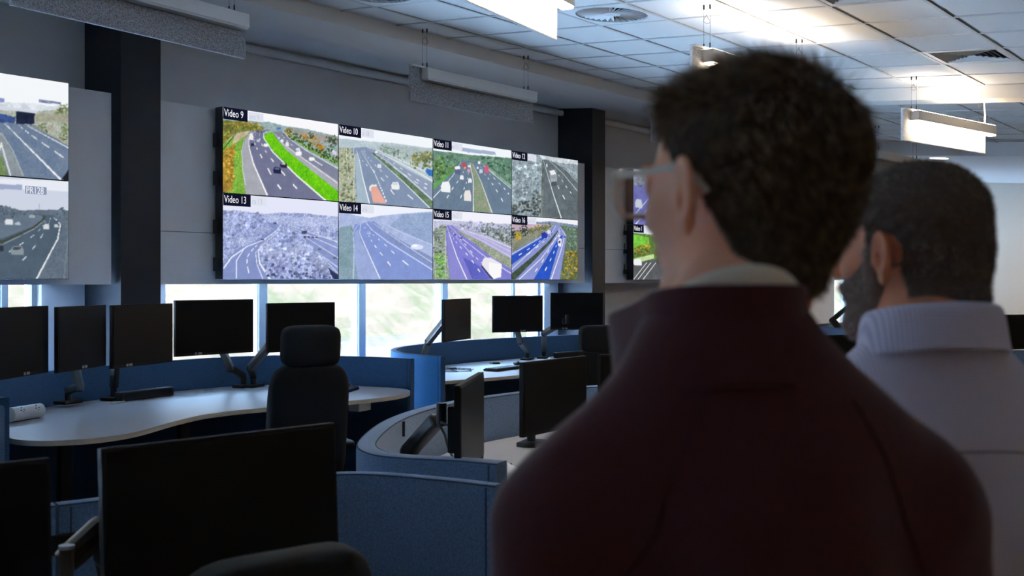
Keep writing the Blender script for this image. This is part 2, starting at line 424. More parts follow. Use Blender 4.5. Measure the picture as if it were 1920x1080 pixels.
# ------------------------------------------------------------------ pictures on the displays
GW, GH = 232, 130
PXX, PYY = np.meshgrid((np.arange(GW) + .5) / GW, (np.arange(GH) + .5) / GH)   # x to the right, y downwards
def homog(q, u0=0.0, u1=1.0):
    src = q; dst = [(u0, 0), (u1, 0), (u1, 1), (u0, 1)]
    A = []; B = []
    for (x, y), (u, v) in zip(src, dst):
        A.append([x, y, 1, 0, 0, 0, -u * x, -u * y]); B.append(u)
        A.append([0, 0, 0, x, y, 1, -v * x, -v * y]); B.append(v)
    h = np.linalg.solve(np.array(A, float), np.array(B, float))
    return np.append(h, 1).reshape(3, 3)
def vnoise(sx, sy, rng):
    """smooth value noise over the canvas with cell size sx, sy (canvas fractions)"""
    nx, ny = int(1 / sx) + 3, int(1 / sy) + 3
    g = rng.random((ny, nx))
    x = PXX / sx; y = PYY / sy; i = x.astype(int); j = y.astype(int); fx = x - i; fy = y - j
    fx = fx * fx * (3 - 2 * fx); fy = fy * fy * (3 - 2 * fy)
    return (g[j, i] * (1 - fx) + g[j, i + 1] * fx) * (1 - fy) + (g[j + 1, i] * (1 - fx) + g[j + 1, i + 1] * fx) * fy
class Feed:
    def __init__(s, quad, base, seed, u0=0.0, u1=1.0):
        s.H = homog(quad, u0, u1); s.c = np.ones((GH, GW, 3)) * np.array(base) / 255.; s.rng = np.random.default_rng(seed)
        s.n1 = vnoise(.05, .08, s.rng); s.n2 = vnoise(.016, .026, s.rng); s.n3 = s.rng.random((GH, GW))
    def uv(s, pts):
        p = np.array([[x, y, 1] for x, y in pts], float) @ s.H.T
        return p[:, :2] / p[:, 2:]
    def mask(s, P):
        m = np.zeros((GH, GW), bool); n = len(P)
        for i in range(n):
            x1, y1 = P[i]; x2, y2 = P[(i + 1) % n]
            if y1 == y2: continue
            c = ((PYY < y1) != (PYY < y2)) & (PXX < (x2 - x1) * (PYY - y1) / (y2 - y1) + x1)
            m ^= c
        return m
    def put(s, m, col, var, col2=None):
        c = np.array(col) / 255.
        n = (s.n1 * .4 + s.n2 * .35 + s.n3 * .25) if var else None
        if var:
            n = np.clip((n - .5) * 2.6, -1, 1)[..., None]
            if col2 is not None:
                c2 = np.array(col2) / 255.; full = c * (1 - (n + 1) / 2) + c2 * ((n + 1) / 2)
                full = full * (1 + var * (s.n3[..., None] - .5))
            else: full = c * (1 + var * n)
            s.c[m] = full[m]
        else: s.c[m] = c
        return s
    def poly(s, pts, col, var=0, col2=None): return s.put(s.mask(s.uv(pts)), col, var, col2)
    def line(s, pts, w, col, w2=None):
        """polyline in the photo's perspective, w pixels wide at the start, w2 at the end"""
        w2 = w if w2 is None else w2; n = len(pts)
        for i in range(n - 1):
            (x0, y0), (x1, y1) = pts[i], pts[i + 1]
            a = w + (w2 - w) * i / (n - 1); b = w + (w2 - w) * (i + 1) / (n - 1)
            dx, dy = x1 - x0, y1 - y0; L = math.hypot(dx, dy) or 1; nx, ny = -dy / L / 2, dx / L / 2
            s.poly([(x0 + nx * a, y0 + ny * a), (x1 + nx * b, y1 + ny * b), (x1 - nx * b, y1 - ny * b), (x0 - nx * a, y0 - ny * a)], col)
        return s
    def dash(s, pts, w, w2, col, dens=9, duty=.35):
        """dashes that shorten with distance (pts run from far to near)"""
        P = spline(pts, 6); acc = []; n = len(P)
        ts = [((k / dens) ** 1.8) for k in range(dens + 1)]
        for k in range(dens):
            a, b = ts[k], ts[k] + (ts[k + 1] - ts[k]) * duty
            pa, pb = P[min(n - 1, int(a * (n - 1)))], None
            def pt(t):
                q = t * (n - 1); i = min(n - 2, int(q)); f = q - i
                return (P[i][0] * (1 - f) + P[i + 1][0] * f, P[i][1] * (1 - f) + P[i + 1][1] * f)
            ww = w + (w2 - w) * a
            s.line([pt(a), pt(b)], ww, col)
        return s
    def blob(s, x, y, rx, ry, col, var=0, col2=None):
        return s.poly([(x + rx * math.cos(a), y + ry * math.sin(a)) for a in [2 * math.pi * k / 14 for k in range(14)]], col, var, col2)
    def trees(s, pts, r, col, col2, n=5):
        for x, y in pts:
            for k in range(n * 4):
                a = s.rng.random() * 6.28; q = s.rng.random() ** .5 * 1.15
                f = s.rng.random() * .8 + .1 - .25 * math.sin(a) * q; f = min(1, max(0, f)); g = .75 + .45 * s.rng.random(); c = [min(255, (col[i] * (1 - f) + col2[i] * f) * g) for i in range(3)]
                s.blob(x + math.cos(a) * r * q, y + math.sin(a) * r * q, r * .24, r * .20, c, .25)
        return s
    def vehicle(s, x, y, w, h, body, roof=None):
        s.poly([(x - w / 2, y - h * .1), (x - w * .3, y - h / 2), (x + w * .35, y - h / 2), (x + w / 2, y), (x + w / 2, y + h / 2), (x - w * .45, y + h * .45)], body)
        if roof is not None: s.poly([(x - w * .28, y - h * .42), (x + w * .3, y - h * .42), (x + w * .25, y - h * .12), (x - w * .3, y - h * .1)], roof)
        return s
    def grade(s, mul=(1, 1, 1), haze=None, pts=None):
        s.c = np.clip(s.c * np.array(mul), 0, 1); return s

WHT = (250, 250, 252)
def feed9():
    f = Feed([(100, 58), (1335, 247), (1330, 1062), (95, 985)], (248, 248, 252), 9)
    f.poly([(90, 150), (330, 205), (600, 225), (800, 275), (1000, 300), (1340, 380), (1340, 1100), (80, 1000)], (120, 150, 150), .25, (165, 180, 185))
    f.poly([(850, 305), (1340, 385), (1340, 470), (1100, 420), (900, 370)], (150, 145, 140), .15)
    f.poly([(90, 205), (350, 225), (560, 285), (520, 320), (380, 320), (260, 340), (90, 560)], (70, 90, 45), .4, (150, 140, 60))
    f.trees([(160, 280), (230, 270), (310, 260), (380, 265), (450, 280), (130, 380), (150, 330)], 45, (60, 85, 45), (190, 150, 50))
    f.poly([(90, 480), (240, 350), (400, 315), (330, 420), (300, 560), (345, 1000), (80, 1000)], (90, 150, 45), .4, (140, 190, 70))
    f.poly([(240, 350), (400, 318), (345, 380), (260, 440), (200, 470)], (190, 175, 140), .2)
    f.poly([(90, 560), (230, 450), (215, 640), (215, 760), (200, 960), (90, 990)], (110, 90, 45), .4, (190, 150, 50))
    f.trees([(150, 700), (170, 800), (140, 880), (170, 560)], 60, (120, 100, 45), (215, 165, 50))
    f.line([(105, 520), (240, 350)], 9, (60, 62, 60)); f.line([(135, 440), (235, 355)], 5, (230, 230, 230))
    f.poly([(400, 320), (620, 308), (560, 345), (540, 380), (620, 500), (900, 800), (1210, 1062), (345, 1000), (310, 700), (300, 520), (335, 410)], (104, 108, 138), .06)
    f.poly([(400, 330), (345, 400), (305, 520), (310, 720), (345, 1000), (575, 1010), (440, 700), (385, 500), (382, 400), (430, 330)], (160, 162, 172), .06)
    f.line([(455, 318), (382, 400), (385, 500), (435, 680), (580, 1010)], 4, WHT, 16)
    f.line([(335, 400), (303, 540), (315, 740), (345, 900)], 4, (215, 220, 215), 8)
    f.dash([(470, 320), (440, 400), (455, 480), (520, 600), (660, 850), (790, 1020)], 4, 16, WHT, 11)
    f.dash([(520, 320), (495, 380), (540, 500), (640, 640), (820, 850), (980, 1020)], 4, 16, WHT, 11)
    f.poly([(560, 350), (640, 335), (680, 400), (780, 520), (1000, 700), (1335, 960), (1335, 1062), (1200, 1050), (900, 790), (640, 530), (548, 400)], (70, 170, 20), .3, (125, 215, 20))
    f.line([(590, 320), (540, 350), (545, 400), (640, 545), (900, 800), (1200, 1055)], 4, WHT, 16)
    f.poly([(650, 335), (745, 322), (840, 420), (1000, 530), (1340, 720), (1340, 950), (1000, 695), (780, 515), (680, 400)], (120, 124, 148), .06)
    f.poly([(780, 515), (700, 420), (760, 460), (960, 600), (1340, 860), (1340, 950), (1000, 695)], (165, 165, 178), .05)
    f.line([(745, 325), (840, 420), (1000, 530), (1340, 722)], 4, (235, 240, 235), 8)
    f.line([(660, 350), (740, 450), (960, 610), (1340, 880)], 3, WHT, 7)
    f.dash([(720, 340), (800, 430), (950, 550), (1340, 790)], 3, 10, WHT, 8)
    f.poly([(755, 320), (860, 410), (1010, 520), (1340, 690), (1340, 640), (1000, 470), (850, 370)], (120, 165, 90), .25)
    f.trees([(800, 340), (860, 370), (930, 410), (1000, 450), (1060, 490), (1130, 520), (1210, 570), (1290, 620), (1180, 560)], 38, (40, 70, 35), (90, 100, 45))
    f.trees([(820, 330), (980, 390), (1110, 450), (1150, 480), (1170, 500), (1060, 410)], 34, (215, 150, 40), (150, 110, 40))
    f.trees([(1040, 370), (1250, 500), (1310, 440), (1280, 400), (1230, 410)], 32, (45, 70, 45), (70, 90, 60))
    f.poly([(680, 280), (730, 285), (725, 305), (680, 300)], (60, 110, 200))
    for x, y, w_, h_, c, r_ in ((685, 740, 85, 70, (28, 30, 60), (90, 95, 140)), (755, 685, 75, 55, (35, 35, 50), (190, 190, 200)), (422, 468, 40, 34, (30, 35, 60), None), (410, 385, 46, 70, (240, 235, 235), None), (484, 425, 32, 30, (190, 195, 210), None), (563, 472, 46, 34, (240, 240, 245), None), (915, 560, 66, 44, (245, 245, 250), None), (908, 516, 48, 30, (220, 222, 235), None), (795, 462, 36, 46, (225, 228, 238), None), (740, 425, 34, 34, (235, 235, 240), None), (1055, 617, 62, 38, (240, 245, 240), None), (480, 328, 28, 20, (80, 80, 90), None), (520, 338, 18, 18, (80, 80, 110), None), (708, 395, 26, 20, (200, 205, 220), None)):
        f.vehicle(x, y, w_, h_, c, r_)
    f.poly([(1270, 520), (1335, 540), (1335, 590), (1270, 570)], (200, 200, 215), .3)
    return f
def feed10():
    f = Feed([(38, 85), (1025, 235), (1022, 965), (45, 895)], (240, 246, 252), 10)
    f.poly([(40, 235), (300, 262), (600, 285), (1030, 340), (1030, 980), (30, 920)], (165, 185, 195), .15, (190, 205, 212))
    f.poly([(500, 300), (1030, 350), (1030, 560), (800, 470), (560, 400), (430, 350)], (150, 168, 170), .2, (185, 195, 198))
    f.trees([(520, 340), (590, 370), (650, 400), (720, 430)], 40, (110, 140, 125), (150, 170, 160))
    f.trees([(850, 440), (900, 430), (950, 420), (920, 490), (980, 480), (840, 490), (990, 430)], 50, (85, 105, 70), (160, 160, 100))
    f.poly([(40, 330), (200, 340), (230, 450), (230, 920), (30, 920)], (150, 160, 135), .4, (185, 190, 170))
    f.trees([(90, 470), (140, 400), (110, 600), (130, 720), (100, 820), (180, 860), (150, 540)], 55, (105, 120, 80), (175, 175, 145))
    f.poly([(170, 340), (330, 325), (560, 500), (820, 780), (1010, 960), (240, 910), (215, 650), (215, 420)], (122, 140, 170), .05)
    f.poly([(210, 400), (240, 390), (285, 600), (370, 915), (240, 905), (225, 660)], (158, 178, 195), .05)
    f.line([(225, 350), (260, 460), (295, 640), (368, 915)], 3, WHT, 11)
    f.line([(280, 370), (340, 470), (430, 620)], 3, WHT, 5)
    f.dash([(430, 620), (480, 740), (550, 910)], 8, 12, WHT, 16, .6)
    f.poly([(330, 330), (440, 360), (700, 530), (1025, 700), (1025, 900), (760, 700), (520, 500), (390, 390)], (138, 152, 180), .05)
    f.poly([(380, 385), (410, 385), (540, 480), (760, 660), (1025, 890), (1025, 960), (1000, 955), (720, 700), (520, 510)], (95, 120, 95), .3)
    f.line([(390, 400), (520, 510), (740, 710), (990, 955)], 3, (235, 245, 240), 10)
    f.line([(420, 390), (560, 480), (790, 670), (1025, 880)], 3, (215, 225, 230), 12)
    f.line([(430, 350), (640, 440), (860, 540), (1025, 620)], 4, (235, 240, 240), 10)
    f.line([(420, 365), (640, 470), (860, 585), (1025, 680)], 4, (235, 240, 245), 12)
    for pts in ([(260, 400), (300, 480), (480, 640), (700, 920)], [(300, 380), (440, 530), (620, 700), (930, 960)], [(380, 360), (560, 500), (830, 680), (1025, 800)], [(420, 370), (640, 510), (850, 660), (1025, 740)]):
        f.dash(pts, 3, 10, WHT, 10)
    f.poly([(375, 760), (395, 725), (440, 730), (545, 915), (405, 905)], (228, 165, 150), .03)
    f.poly([(365, 740), (390, 715), (440, 718), (445, 735), (385, 740), (378, 790), (368, 790)], (235, 235, 235))
    f.vehicle(635, 730, 85, 78, (235, 238, 240), (200, 210, 215)); f.vehicle(468, 525, 46, 40, (215, 220, 228)); f.vehicle(308, 372, 30, 30, (150, 160, 180)); f.vehicle(437, 378, 26, 24, (240, 240, 245))
    f.poly([(945, 580), (960, 550), (1022, 565), (1022, 635), (985, 625)], (50, 110, 190), .2)
    for x in (125, 165, 200, 680, 800, 1000): f.line([(x, 330 + (x > 300) * (x - 300) * .12), (x + 3, 470 + (x > 300) * (x - 600) * .15)], 3, (225, 232, 235))
    f.line([(130, 480), (148, 660)], 4, (225, 232, 230)); f.line([(205, 420), (205, 620), (198, 900)], 4, (225, 232, 230))
    return f
def feed11():
    f = Feed([(1040, 245), (1852, 358), (1852, 1030), (1040, 970)], (240, 246, 252), 11)
    f.poly([(1190, 310), (1400, 345), (1680, 375), (1690, 410), (1400, 385), (1190, 340)], (155, 172, 200))
    f.poly([(1040, 370), (1200, 385), (1400, 410), (1600, 420), (1852, 440), (1852, 1040), (1040, 980)], (75, 115, 95), .35, (120, 150, 135))
    f.trees([(1090, 520), (1110, 600), (1080, 660), (1150, 560), (1180, 620), (1130, 490), (1200, 560)], 60, (55, 95, 65), (125, 160, 85))
    f.trees([(1240, 470), (1280, 500), (1180, 450), (1650, 500), (1720, 540), (1800, 560), (1790, 620), (1700, 480), (1820, 700), (1600, 460)], 50, (60, 100, 85), (115, 150, 120))
    f.poly([(1040, 720), (1180, 620), (1320, 500), (1330, 520), (1040, 780)], (90, 150, 80), .2)
    f.poly([(1330, 470), (1500, 480), (1600, 540), (1852, 720), (1852, 1040), (1040, 980), (1040, 780), (1250, 590)], (98, 118, 140), .08)
    f.poly([(1570, 540), (1620, 540), (1852, 720), (1852, 760)], (130, 160, 140), .2)
    f.line([(1330, 480), (1250, 620), (1150, 740), (1040, 860)], 3, WHT, 9)
    f.poly([(1410, 490), (1440, 490), (1530, 680), (1660, 1010), (1450, 1000), (1460, 700)], (110, 140, 110), .3, (150, 150, 130))
    f.line([(1420, 490), (1455, 680), (1455, 1000)], 3, (235, 240, 235), 10); f.line([(1450, 500), (1540, 700), (1650, 1010)], 3, (210, 215, 220), 12)
    for pts in ([(1370, 500), (1340, 620), (1240, 760), (1150, 920)], [(1400, 500), (1400, 640), (1360, 760), (1300, 920)], [(1500, 540), (1600, 640), (1700, 780), (1800, 960)], [(1520, 530), (1660, 640), (1780, 760), (1852, 850)]): f.dash(pts, 3, 10, WHT, 9)
    f.line([(1560, 520), (1852, 760)], 5, (220, 230, 235))
    for x, y, w_, h_, c in ((1170, 745, 100, 110, (238, 242, 245)), (1395, 835, 76, 115, (230, 225, 222)), (1295, 570, 60, 90, (80, 95, 130)), (1292, 545, 58, 34, (240, 240, 240)), (1358, 515, 48, 50, (170, 80, 90)), (1370, 545, 24, 18, (240, 150, 120)), (1336, 645, 40, 44, (235, 238, 242)), (1420, 677, 40, 46, (235, 235, 240)), (1408, 575, 36, 36, (200, 150, 165)), (1592, 560, 44, 84, (205, 85, 125)), (1412, 528, 26, 24, (235, 238, 242)), (1516, 490, 26, 30, (240, 242, 245)), (1535, 580, 36, 40, (190, 210, 220)), (1500, 545, 22, 22, (220, 228, 235))): f.vehicle(x, y, w_, h_, c)
    return f
def feed12():
    f = Feed([(38, 65), (527, 128), (530, 565), (42, 535)], (170, 180, 190), 12)
    f.poly([(35, 60), (530, 128), (530, 570), (35, 540)], (90, 105, 115), .5, (175, 192, 200))
    f.poly([(240, 95), (527, 128), (527, 160), (400, 150), (260, 120)], (205, 215, 222), .2)
    f.trees([(60, 200), (110, 240), (170, 200), (220, 180), (90, 320), (180, 300), (140, 400), (220, 260), (60, 420)], 45, (120, 138, 148), (190, 205, 212))
    f.trees([(230, 400), (180, 470), (100, 480), (60, 500), (230, 490)], 42, (55, 62, 60), (105, 115, 115))
    f.poly([(262, 130), (300, 128), (420, 180), (530, 280), (530, 565), (255, 545), (262, 300)], (105, 118, 128), .12, (75, 85, 88))
    f.poly([(262, 130), (280, 200), (290, 550), (255, 545)], (95, 105, 105), .3)
    f.line([(272, 135), (310, 260), (350, 390), (408, 555)], 2, (240, 245, 248), 7)
    f.line([(310, 130), (420, 230), (527, 355)], 2, (225, 232, 238), 4); f.line([(350, 140), (450, 210), (527, 290)], 2, (200, 210, 218), 4)
    f.line([(380, 140), (527, 240)], 2, (210, 220, 226), 3)
    f.dash([(330, 180), (380, 320), (465, 470)], 2, 7, WHT, 6); f.dash([(360, 200), (440, 320), (505, 400)], 2, 6, WHT, 6)
    f.poly([(316, 210), (352, 200), (374, 240), (374, 300), (330, 312), (318, 250)], (150, 160, 165), .2); f.poly([(316, 210), (352, 200), (368, 232), (330, 240)], (235, 238, 240))
    f.poly([(330, 290), (372, 285), (372, 318), (332, 318)], (70, 80, 82)); f.vehicle(297, 170, 12, 24, (215, 222, 228)); f.line([(262, 410), (262, 540)], 5, (130, 140, 142))
    return f
def feed13():
    f = Feed([(75, 35), (1050, 95), (1045, 738), (78, 738)], (225, 228, 248), 13)
    f.poly([(75, 175), (220, 180), (400, 205), (560, 190), (760, 195), (1050, 220), (1050, 745), (70, 745)], (110, 125, 180), .5, (195, 205, 240))
    f.poly([(400, 215), (1050, 230), (1050, 300), (700, 300), (450, 265)], (150, 162, 210), .4, (190, 200, 236))
    f.trees([(140, 240), (210, 250), (280, 240), (160, 300), (250, 300), (340, 270), (120, 350), (380, 250)], 50, (120, 132, 185), (180, 190, 232))
    f.poly([(430, 262), (540, 290), (520, 340), (470, 380), (400, 440), (372, 500), (380, 600), (475, 740), (75, 740), (80, 620), (180, 500), (340, 430), (440, 370), (500, 330)], (125, 140, 195), .06)
    f.line([(560, 290), (520, 345), (410, 420), (280, 470), (150, 560), (85, 650)], 3, (240, 243, 255), 12)
    f.line([(545, 320), (430, 410), (260, 480), (190, 590), (190, 735)], 3, (235, 238, 255), 10)
    f.line([(520, 360), (420, 450), (350, 520), (360, 610), (410, 735)], 3, (225, 230, 252), 9)
    f.line([(395, 455), (372, 520), (385, 610), (470, 740)], 4, (240, 243, 255), 16)
    f.dash([(370, 450), (290, 540), (280, 620), (305, 730)], 5, 9, WHT, 6, .6)
    f.poly([(620, 290), (760, 330), (1045, 440), (1045, 700), (980, 640), (900, 540), (760, 400), (640, 310)], (130, 145, 200), .08)
    for a, b2 in (((620, 290), (1045, 430)), ((640, 310), (1045, 480)), ((700, 350), (1045, 560)), ((760, 440), (1045, 640)), ((900, 540), (1045, 690))): f.line([a, b2], 3, (225, 230, 252), 7)
    f.trees([(570, 360), (600, 400), (640, 380), (560, 430), (680, 420)], 48, (110, 124, 180), (175, 186, 230))
    f.trees([(460, 520), (540, 510), (620, 510), (700, 530), (780, 520), (840, 560), (860, 620), (900, 650), (780, 590), (700, 600), (600, 580), (500, 580)], 60, (110, 122, 178), (200, 210, 245))
    f.trees([(480, 660), (560, 680), (650, 690), (740, 680), (830, 680), (900, 700), (950, 720), (540, 620)], 50, (60, 70, 118), (165, 175, 222))
    f.poly([(735, 340), (780, 340), (780, 364), (735, 364)], (60, 64, 90)); f.poly([(500, 272), (525, 274), (525, 290), (500, 288)], (70, 76, 110))
    for x in (762, 796, 830, 862): f.poly([(x - 9, 383), (x + 9, 384), (x + 9, 397), (x - 9, 396)], (50, 54, 84))
    f.line([(700, 372), (1040, 398)], 4, (205, 212, 245)); f.vehicle(405, 415, 30, 14, (60, 66, 100)); f.vehicle(1018, 562, 34, 22, (90, 96, 130)); f.vehicle(888, 490, 26, 16, (90, 96, 130))
    f.poly([(960, 640), (1045, 700), (1045, 740), (1000, 735)], (40, 45, 80), .3)
    return f
def feed14():
    f = Feed([(1062, 110), (1873, 150), (1875, 742), (1065, 740)], (235, 240, 252), 14)
    f.poly([(1065, 180), (1200, 215), (1320, 235), (1420, 215), (1600, 195), (1875, 170), (1875, 745), (1062, 745)], (150, 168, 215), .12, (178, 192, 228))
    f.poly([(1600, 200), (1875, 180), (1875, 450), (1700, 380), (1500, 300)], (125, 148, 190), .15, (158, 178, 212))
    f.poly([(1065, 320), (1170, 300), (1195, 350), (1190, 480), (1240, 745), (1062, 745)], (110, 140, 150), .2, (140, 165, 185))
    f.poly([(1200, 290), (1330, 262), (1470, 380), (1870, 640), (1875, 745), (1230, 745), (1195, 520), (1185, 360)], (124, 144, 208), .05)
    f.poly([(1195, 360), (1225, 330), (1250, 420), (1340, 580), (1425, 740), (1230, 745), (1200, 560)], (148, 165, 215), .06)
    f.line([(1300, 262), (1220, 300), (1185, 360), (1195, 500), (1190, 735)], 3, (190, 205, 238), 8)
    f.line([(1250, 290), (1240, 360), (1290, 470), (1415, 735)], 3, (235, 240, 255), 9)
    f.line([(1290, 270), (1340, 330), (1480, 430), (1870, 660)], 4, (225, 232, 255), 8)
    f.poly([(1320, 262), (1360, 262), (1560, 400), (1875, 560), (1875, 640), (1480, 410)], (135, 152, 205), .25, (115, 130, 175))
    f.line([(1330, 262), (1560, 410), (1870, 600)], 3, (205, 215, 245), 7); f.line([(1420, 265), (1620, 360), (1870, 450)], 3, (200, 212, 242), 6)
    f.dash([(1300, 350), (1360, 450), (1450, 560), (1560, 690)], 4, 11, WHT, 7); f.dash([(1310, 340), (1440, 440), (1560, 545), (1760, 700)], 3, 11, WHT, 7)
    f.blob(1735, 470, 58, 22, (215, 225, 250)); f.blob(1715, 460, 26, 12, WHT)
    for x, y, w_ in ((1548, 355, 34), (1475, 347, 28), (1430, 320, 22), (1322, 365, 26), (1285, 318, 20), (1245, 285, 16)): f.vehicle(x, y, w_, w_ * .55, (175, 188, 225))
    return f
def feed15():
    f = Feed([(65, 45), (1008, 100), (1010, 860), (90, 862)], (240, 240, 252), 15)
    f.poly([(80, 180), (260, 180), (500, 185), (760, 205), (1010, 205), (1010, 870), (80, 870)], (165, 170, 200), .3, (205, 208, 232))
    f.trees([(440, 230), (520, 250), (600, 270), (500, 210), (620, 230)], 40, (125, 130, 160), (190, 192, 220))
    f.trees([(700, 270), (760, 260), (820, 290), (880, 300), (940, 320), (980, 360), (820, 350), (740, 320), (900, 380), (970, 280)], 55, (80, 95, 95), (150, 160, 165))
    f.trees([(980, 430), (940, 410), (880, 370)], 35, (60, 72, 55), (130, 130, 110))
    f.poly([(90, 270), (230, 250), (230, 450), (290, 860), (90, 862)], (115, 135, 110), .5, (170, 178, 170))
    f.trees([(130, 330), (160, 400), (130, 500), (180, 280)], 55, (80, 100, 80), (165, 170, 175))
    f.trees([(140, 620), (170, 700), (140, 780), (190, 820), (200, 640)], 50, (60, 125, 50), (140, 190, 90))
    f.line([(215, 280), (225, 500), (230, 860)], 6, (205, 205, 220)); f.line([(95, 640), (125, 860)], 5, (205, 205, 220))
    f.poly([(240, 235), (300, 235), (660, 500), (1008, 740), (1010, 862), (290, 862), (235, 500), (228, 300)], (120, 118, 205), .06)
    f.poly([(430, 600), (620, 700), (760, 862), (550, 862)], (88, 92, 190), .08); f.poly([(235, 330), (262, 320), (350, 600), (485, 860), (290, 862)], (132, 130, 205), .04)
    f.poly([(290, 225), (420, 260), (720, 360), (1008, 470), (1008, 680), (640, 440), (380, 290)], (172, 168, 218), .06)
    f.line([(240, 260), (270, 350), (360, 600), (485, 862)], 4, WHT, 12)
    f.line([(265, 240), (420, 390), (700, 600), (1008, 790)], 4, (235, 235, 252), 9)
    f.line([(400, 262), (700, 340), (1008, 470)], 5, (150, 170, 150), 12); f.line([(390, 275), (700, 365), (1008, 490)], 4, WHT, 7)
    f.poly([(290, 250), (340, 280), (640, 420), (1008, 620), (1008, 740), (760, 590), (560, 440), (380, 320)], (110, 125, 100), .45, (175, 180, 165))
    for pts in ([(450, 290), (720, 400), (1008, 540)], [(430, 300), (700, 430), (1008, 600)]): f.line(pts, 3, (225, 222, 245), 6)
    f.dash([(260, 300), (340, 420), (520, 620), (690, 845)], 4, 13, WHT, 11); f.dash([(280, 290), (440, 440), (600, 620), (700, 700)], 4, 12, WHT, 9)
    f.line([(310, 330), (560, 600)], 4, (190, 190, 235), 14)
    f.poly([(665, 640), (690, 605), (760, 605), (895, 680), (885, 830), (800, 855), (740, 800), (655, 690)], (232, 228, 238))
    f.poly([(740, 660), (895, 685), (885, 830), (800, 855), (745, 800)], (250, 248, 250)); f.poly([(655, 690), (740, 790), (800, 855), (760, 850), (650, 715)], (60, 60, 110))
    f.vehicle(410, 380, 34, 14, (60, 62, 90)); f.vehicle(332, 347, 26, 16, (70, 70, 100)); f.vehicle(268, 300, 34, 24, (130, 120, 160)); f.vehicle(420, 266, 20, 18, (245, 245, 250))
    f.line([(700, 250), (702, 360)], 4, (215, 215, 235)); f.line([(928, 270), (930, 440)], 5, (205, 208, 225))
    return f
def feed16():
    f = Feed([(35, 548), (532, 585), (540, 1018), (35, 1015)], (240, 240, 248), 16)
    f.poly([(35, 590), (250, 598), (330, 592), (532, 622), (540, 1020), (35, 1020)], (90, 110, 140), .3, (140, 155, 185))
    f.poly([(37, 600), (240, 612), (330, 618), (220, 640), (37, 660)], (190, 165, 180), .05)
    f.poly([(37, 660), (200, 640), (350, 618), (260, 690), (37, 810)], (105, 110, 90), .4, (150, 150, 135))
    f.trees([(240, 640), (275, 632), (310, 625), (180, 660), (220, 645)], 18, (50, 65, 50), (150, 140, 50))
    f.trees([(130, 670), (125, 650), (50, 690), (45, 670)], 24, (38, 42, 48), (60, 66, 58)); f.trees([(86, 690), (84, 710)], 20, (215, 175, 30), (170, 140, 30))
    f.poly([(360, 620), (400, 630), (445, 690), (440, 740), (405, 1018), (35, 1018), (35, 830), (230, 720), (320, 660)], (130, 140, 205), .05)
    f.poly([(35, 840), (200, 745), (300, 690), (350, 650), (340, 680), (240, 760), (35, 905)], (42, 78, 190), .12)
    f.poly([(200, 1018), (300, 860), (370, 740), (415, 690), (420, 700), (380, 800), (320, 1018)], (36, 76, 190), .12)
    f.poly([(35, 970), (200, 840), (320, 730), (378, 660), (385, 665), (330, 745), (220, 860), (60, 1018), (35, 1018)], (60, 75, 62), .25)
    f.line([(370, 622), (340, 670), (200, 790), (35, 940)], 3, (220, 225, 250), 6); f.line([(350, 622), (240, 715), (35, 830)], 2, (220, 225, 250), 5)
    f.line([(390, 640), (395, 680), (260, 860), (90, 1015)], 2, (235, 238, 252), 7); f.line([(400, 632), (438, 690), (400, 830), (335, 1018)], 2, (240, 243, 255), 7)
    f.dash([(340, 660), (240, 740), (150, 800), (45, 862)], 2, 8, WHT, 8); f.dash([(350, 670), (250, 760), (100, 870)], 2, 8, WHT, 7)
    f.dash([(390, 660), (350, 740), (270, 880), (180, 1000)], 2, 8, WHT, 9); f.dash([(405, 660), (375, 760), (330, 870), (262, 1000)], 2, 9, WHT, 9)
    f.poly([(395, 622), (440, 625), (535, 640), (540, 1020), (400, 1018), (440, 760), (452, 690)], (60, 85, 60), .45, (115, 130, 105))
    f.trees([(470, 660), (500, 680), (480, 720), (520, 720), (500, 770), (470, 780)], 26, (65, 95, 85), (125, 145, 130))
    f.trees([(470, 830), (510, 820), (450, 880), (500, 870), (520, 900), (470, 930), (440, 950), (510, 960), (450, 1000), (500, 1000)], 26, (45, 75, 35), (215, 155, 40))
    f.poly([(258, 678), (285, 668), (308, 688), (300, 714), (262, 712)], (38, 55, 165), .2); f.poly([(302, 660), (325, 655), (328, 680), (305, 685)], (230, 215, 225))
    f.poly([(384, 730), (395, 714), (412, 720), (408, 775), (384, 770)], (240, 235, 245)); f.poly([(388, 735), (404, 732), (402, 750), (388, 750)], (60, 60, 90)); f.vehicle(393, 698, 14, 16, (225, 225, 240)); f.vehicle(434, 705, 10, 12, (60, 70, 120))
    return f
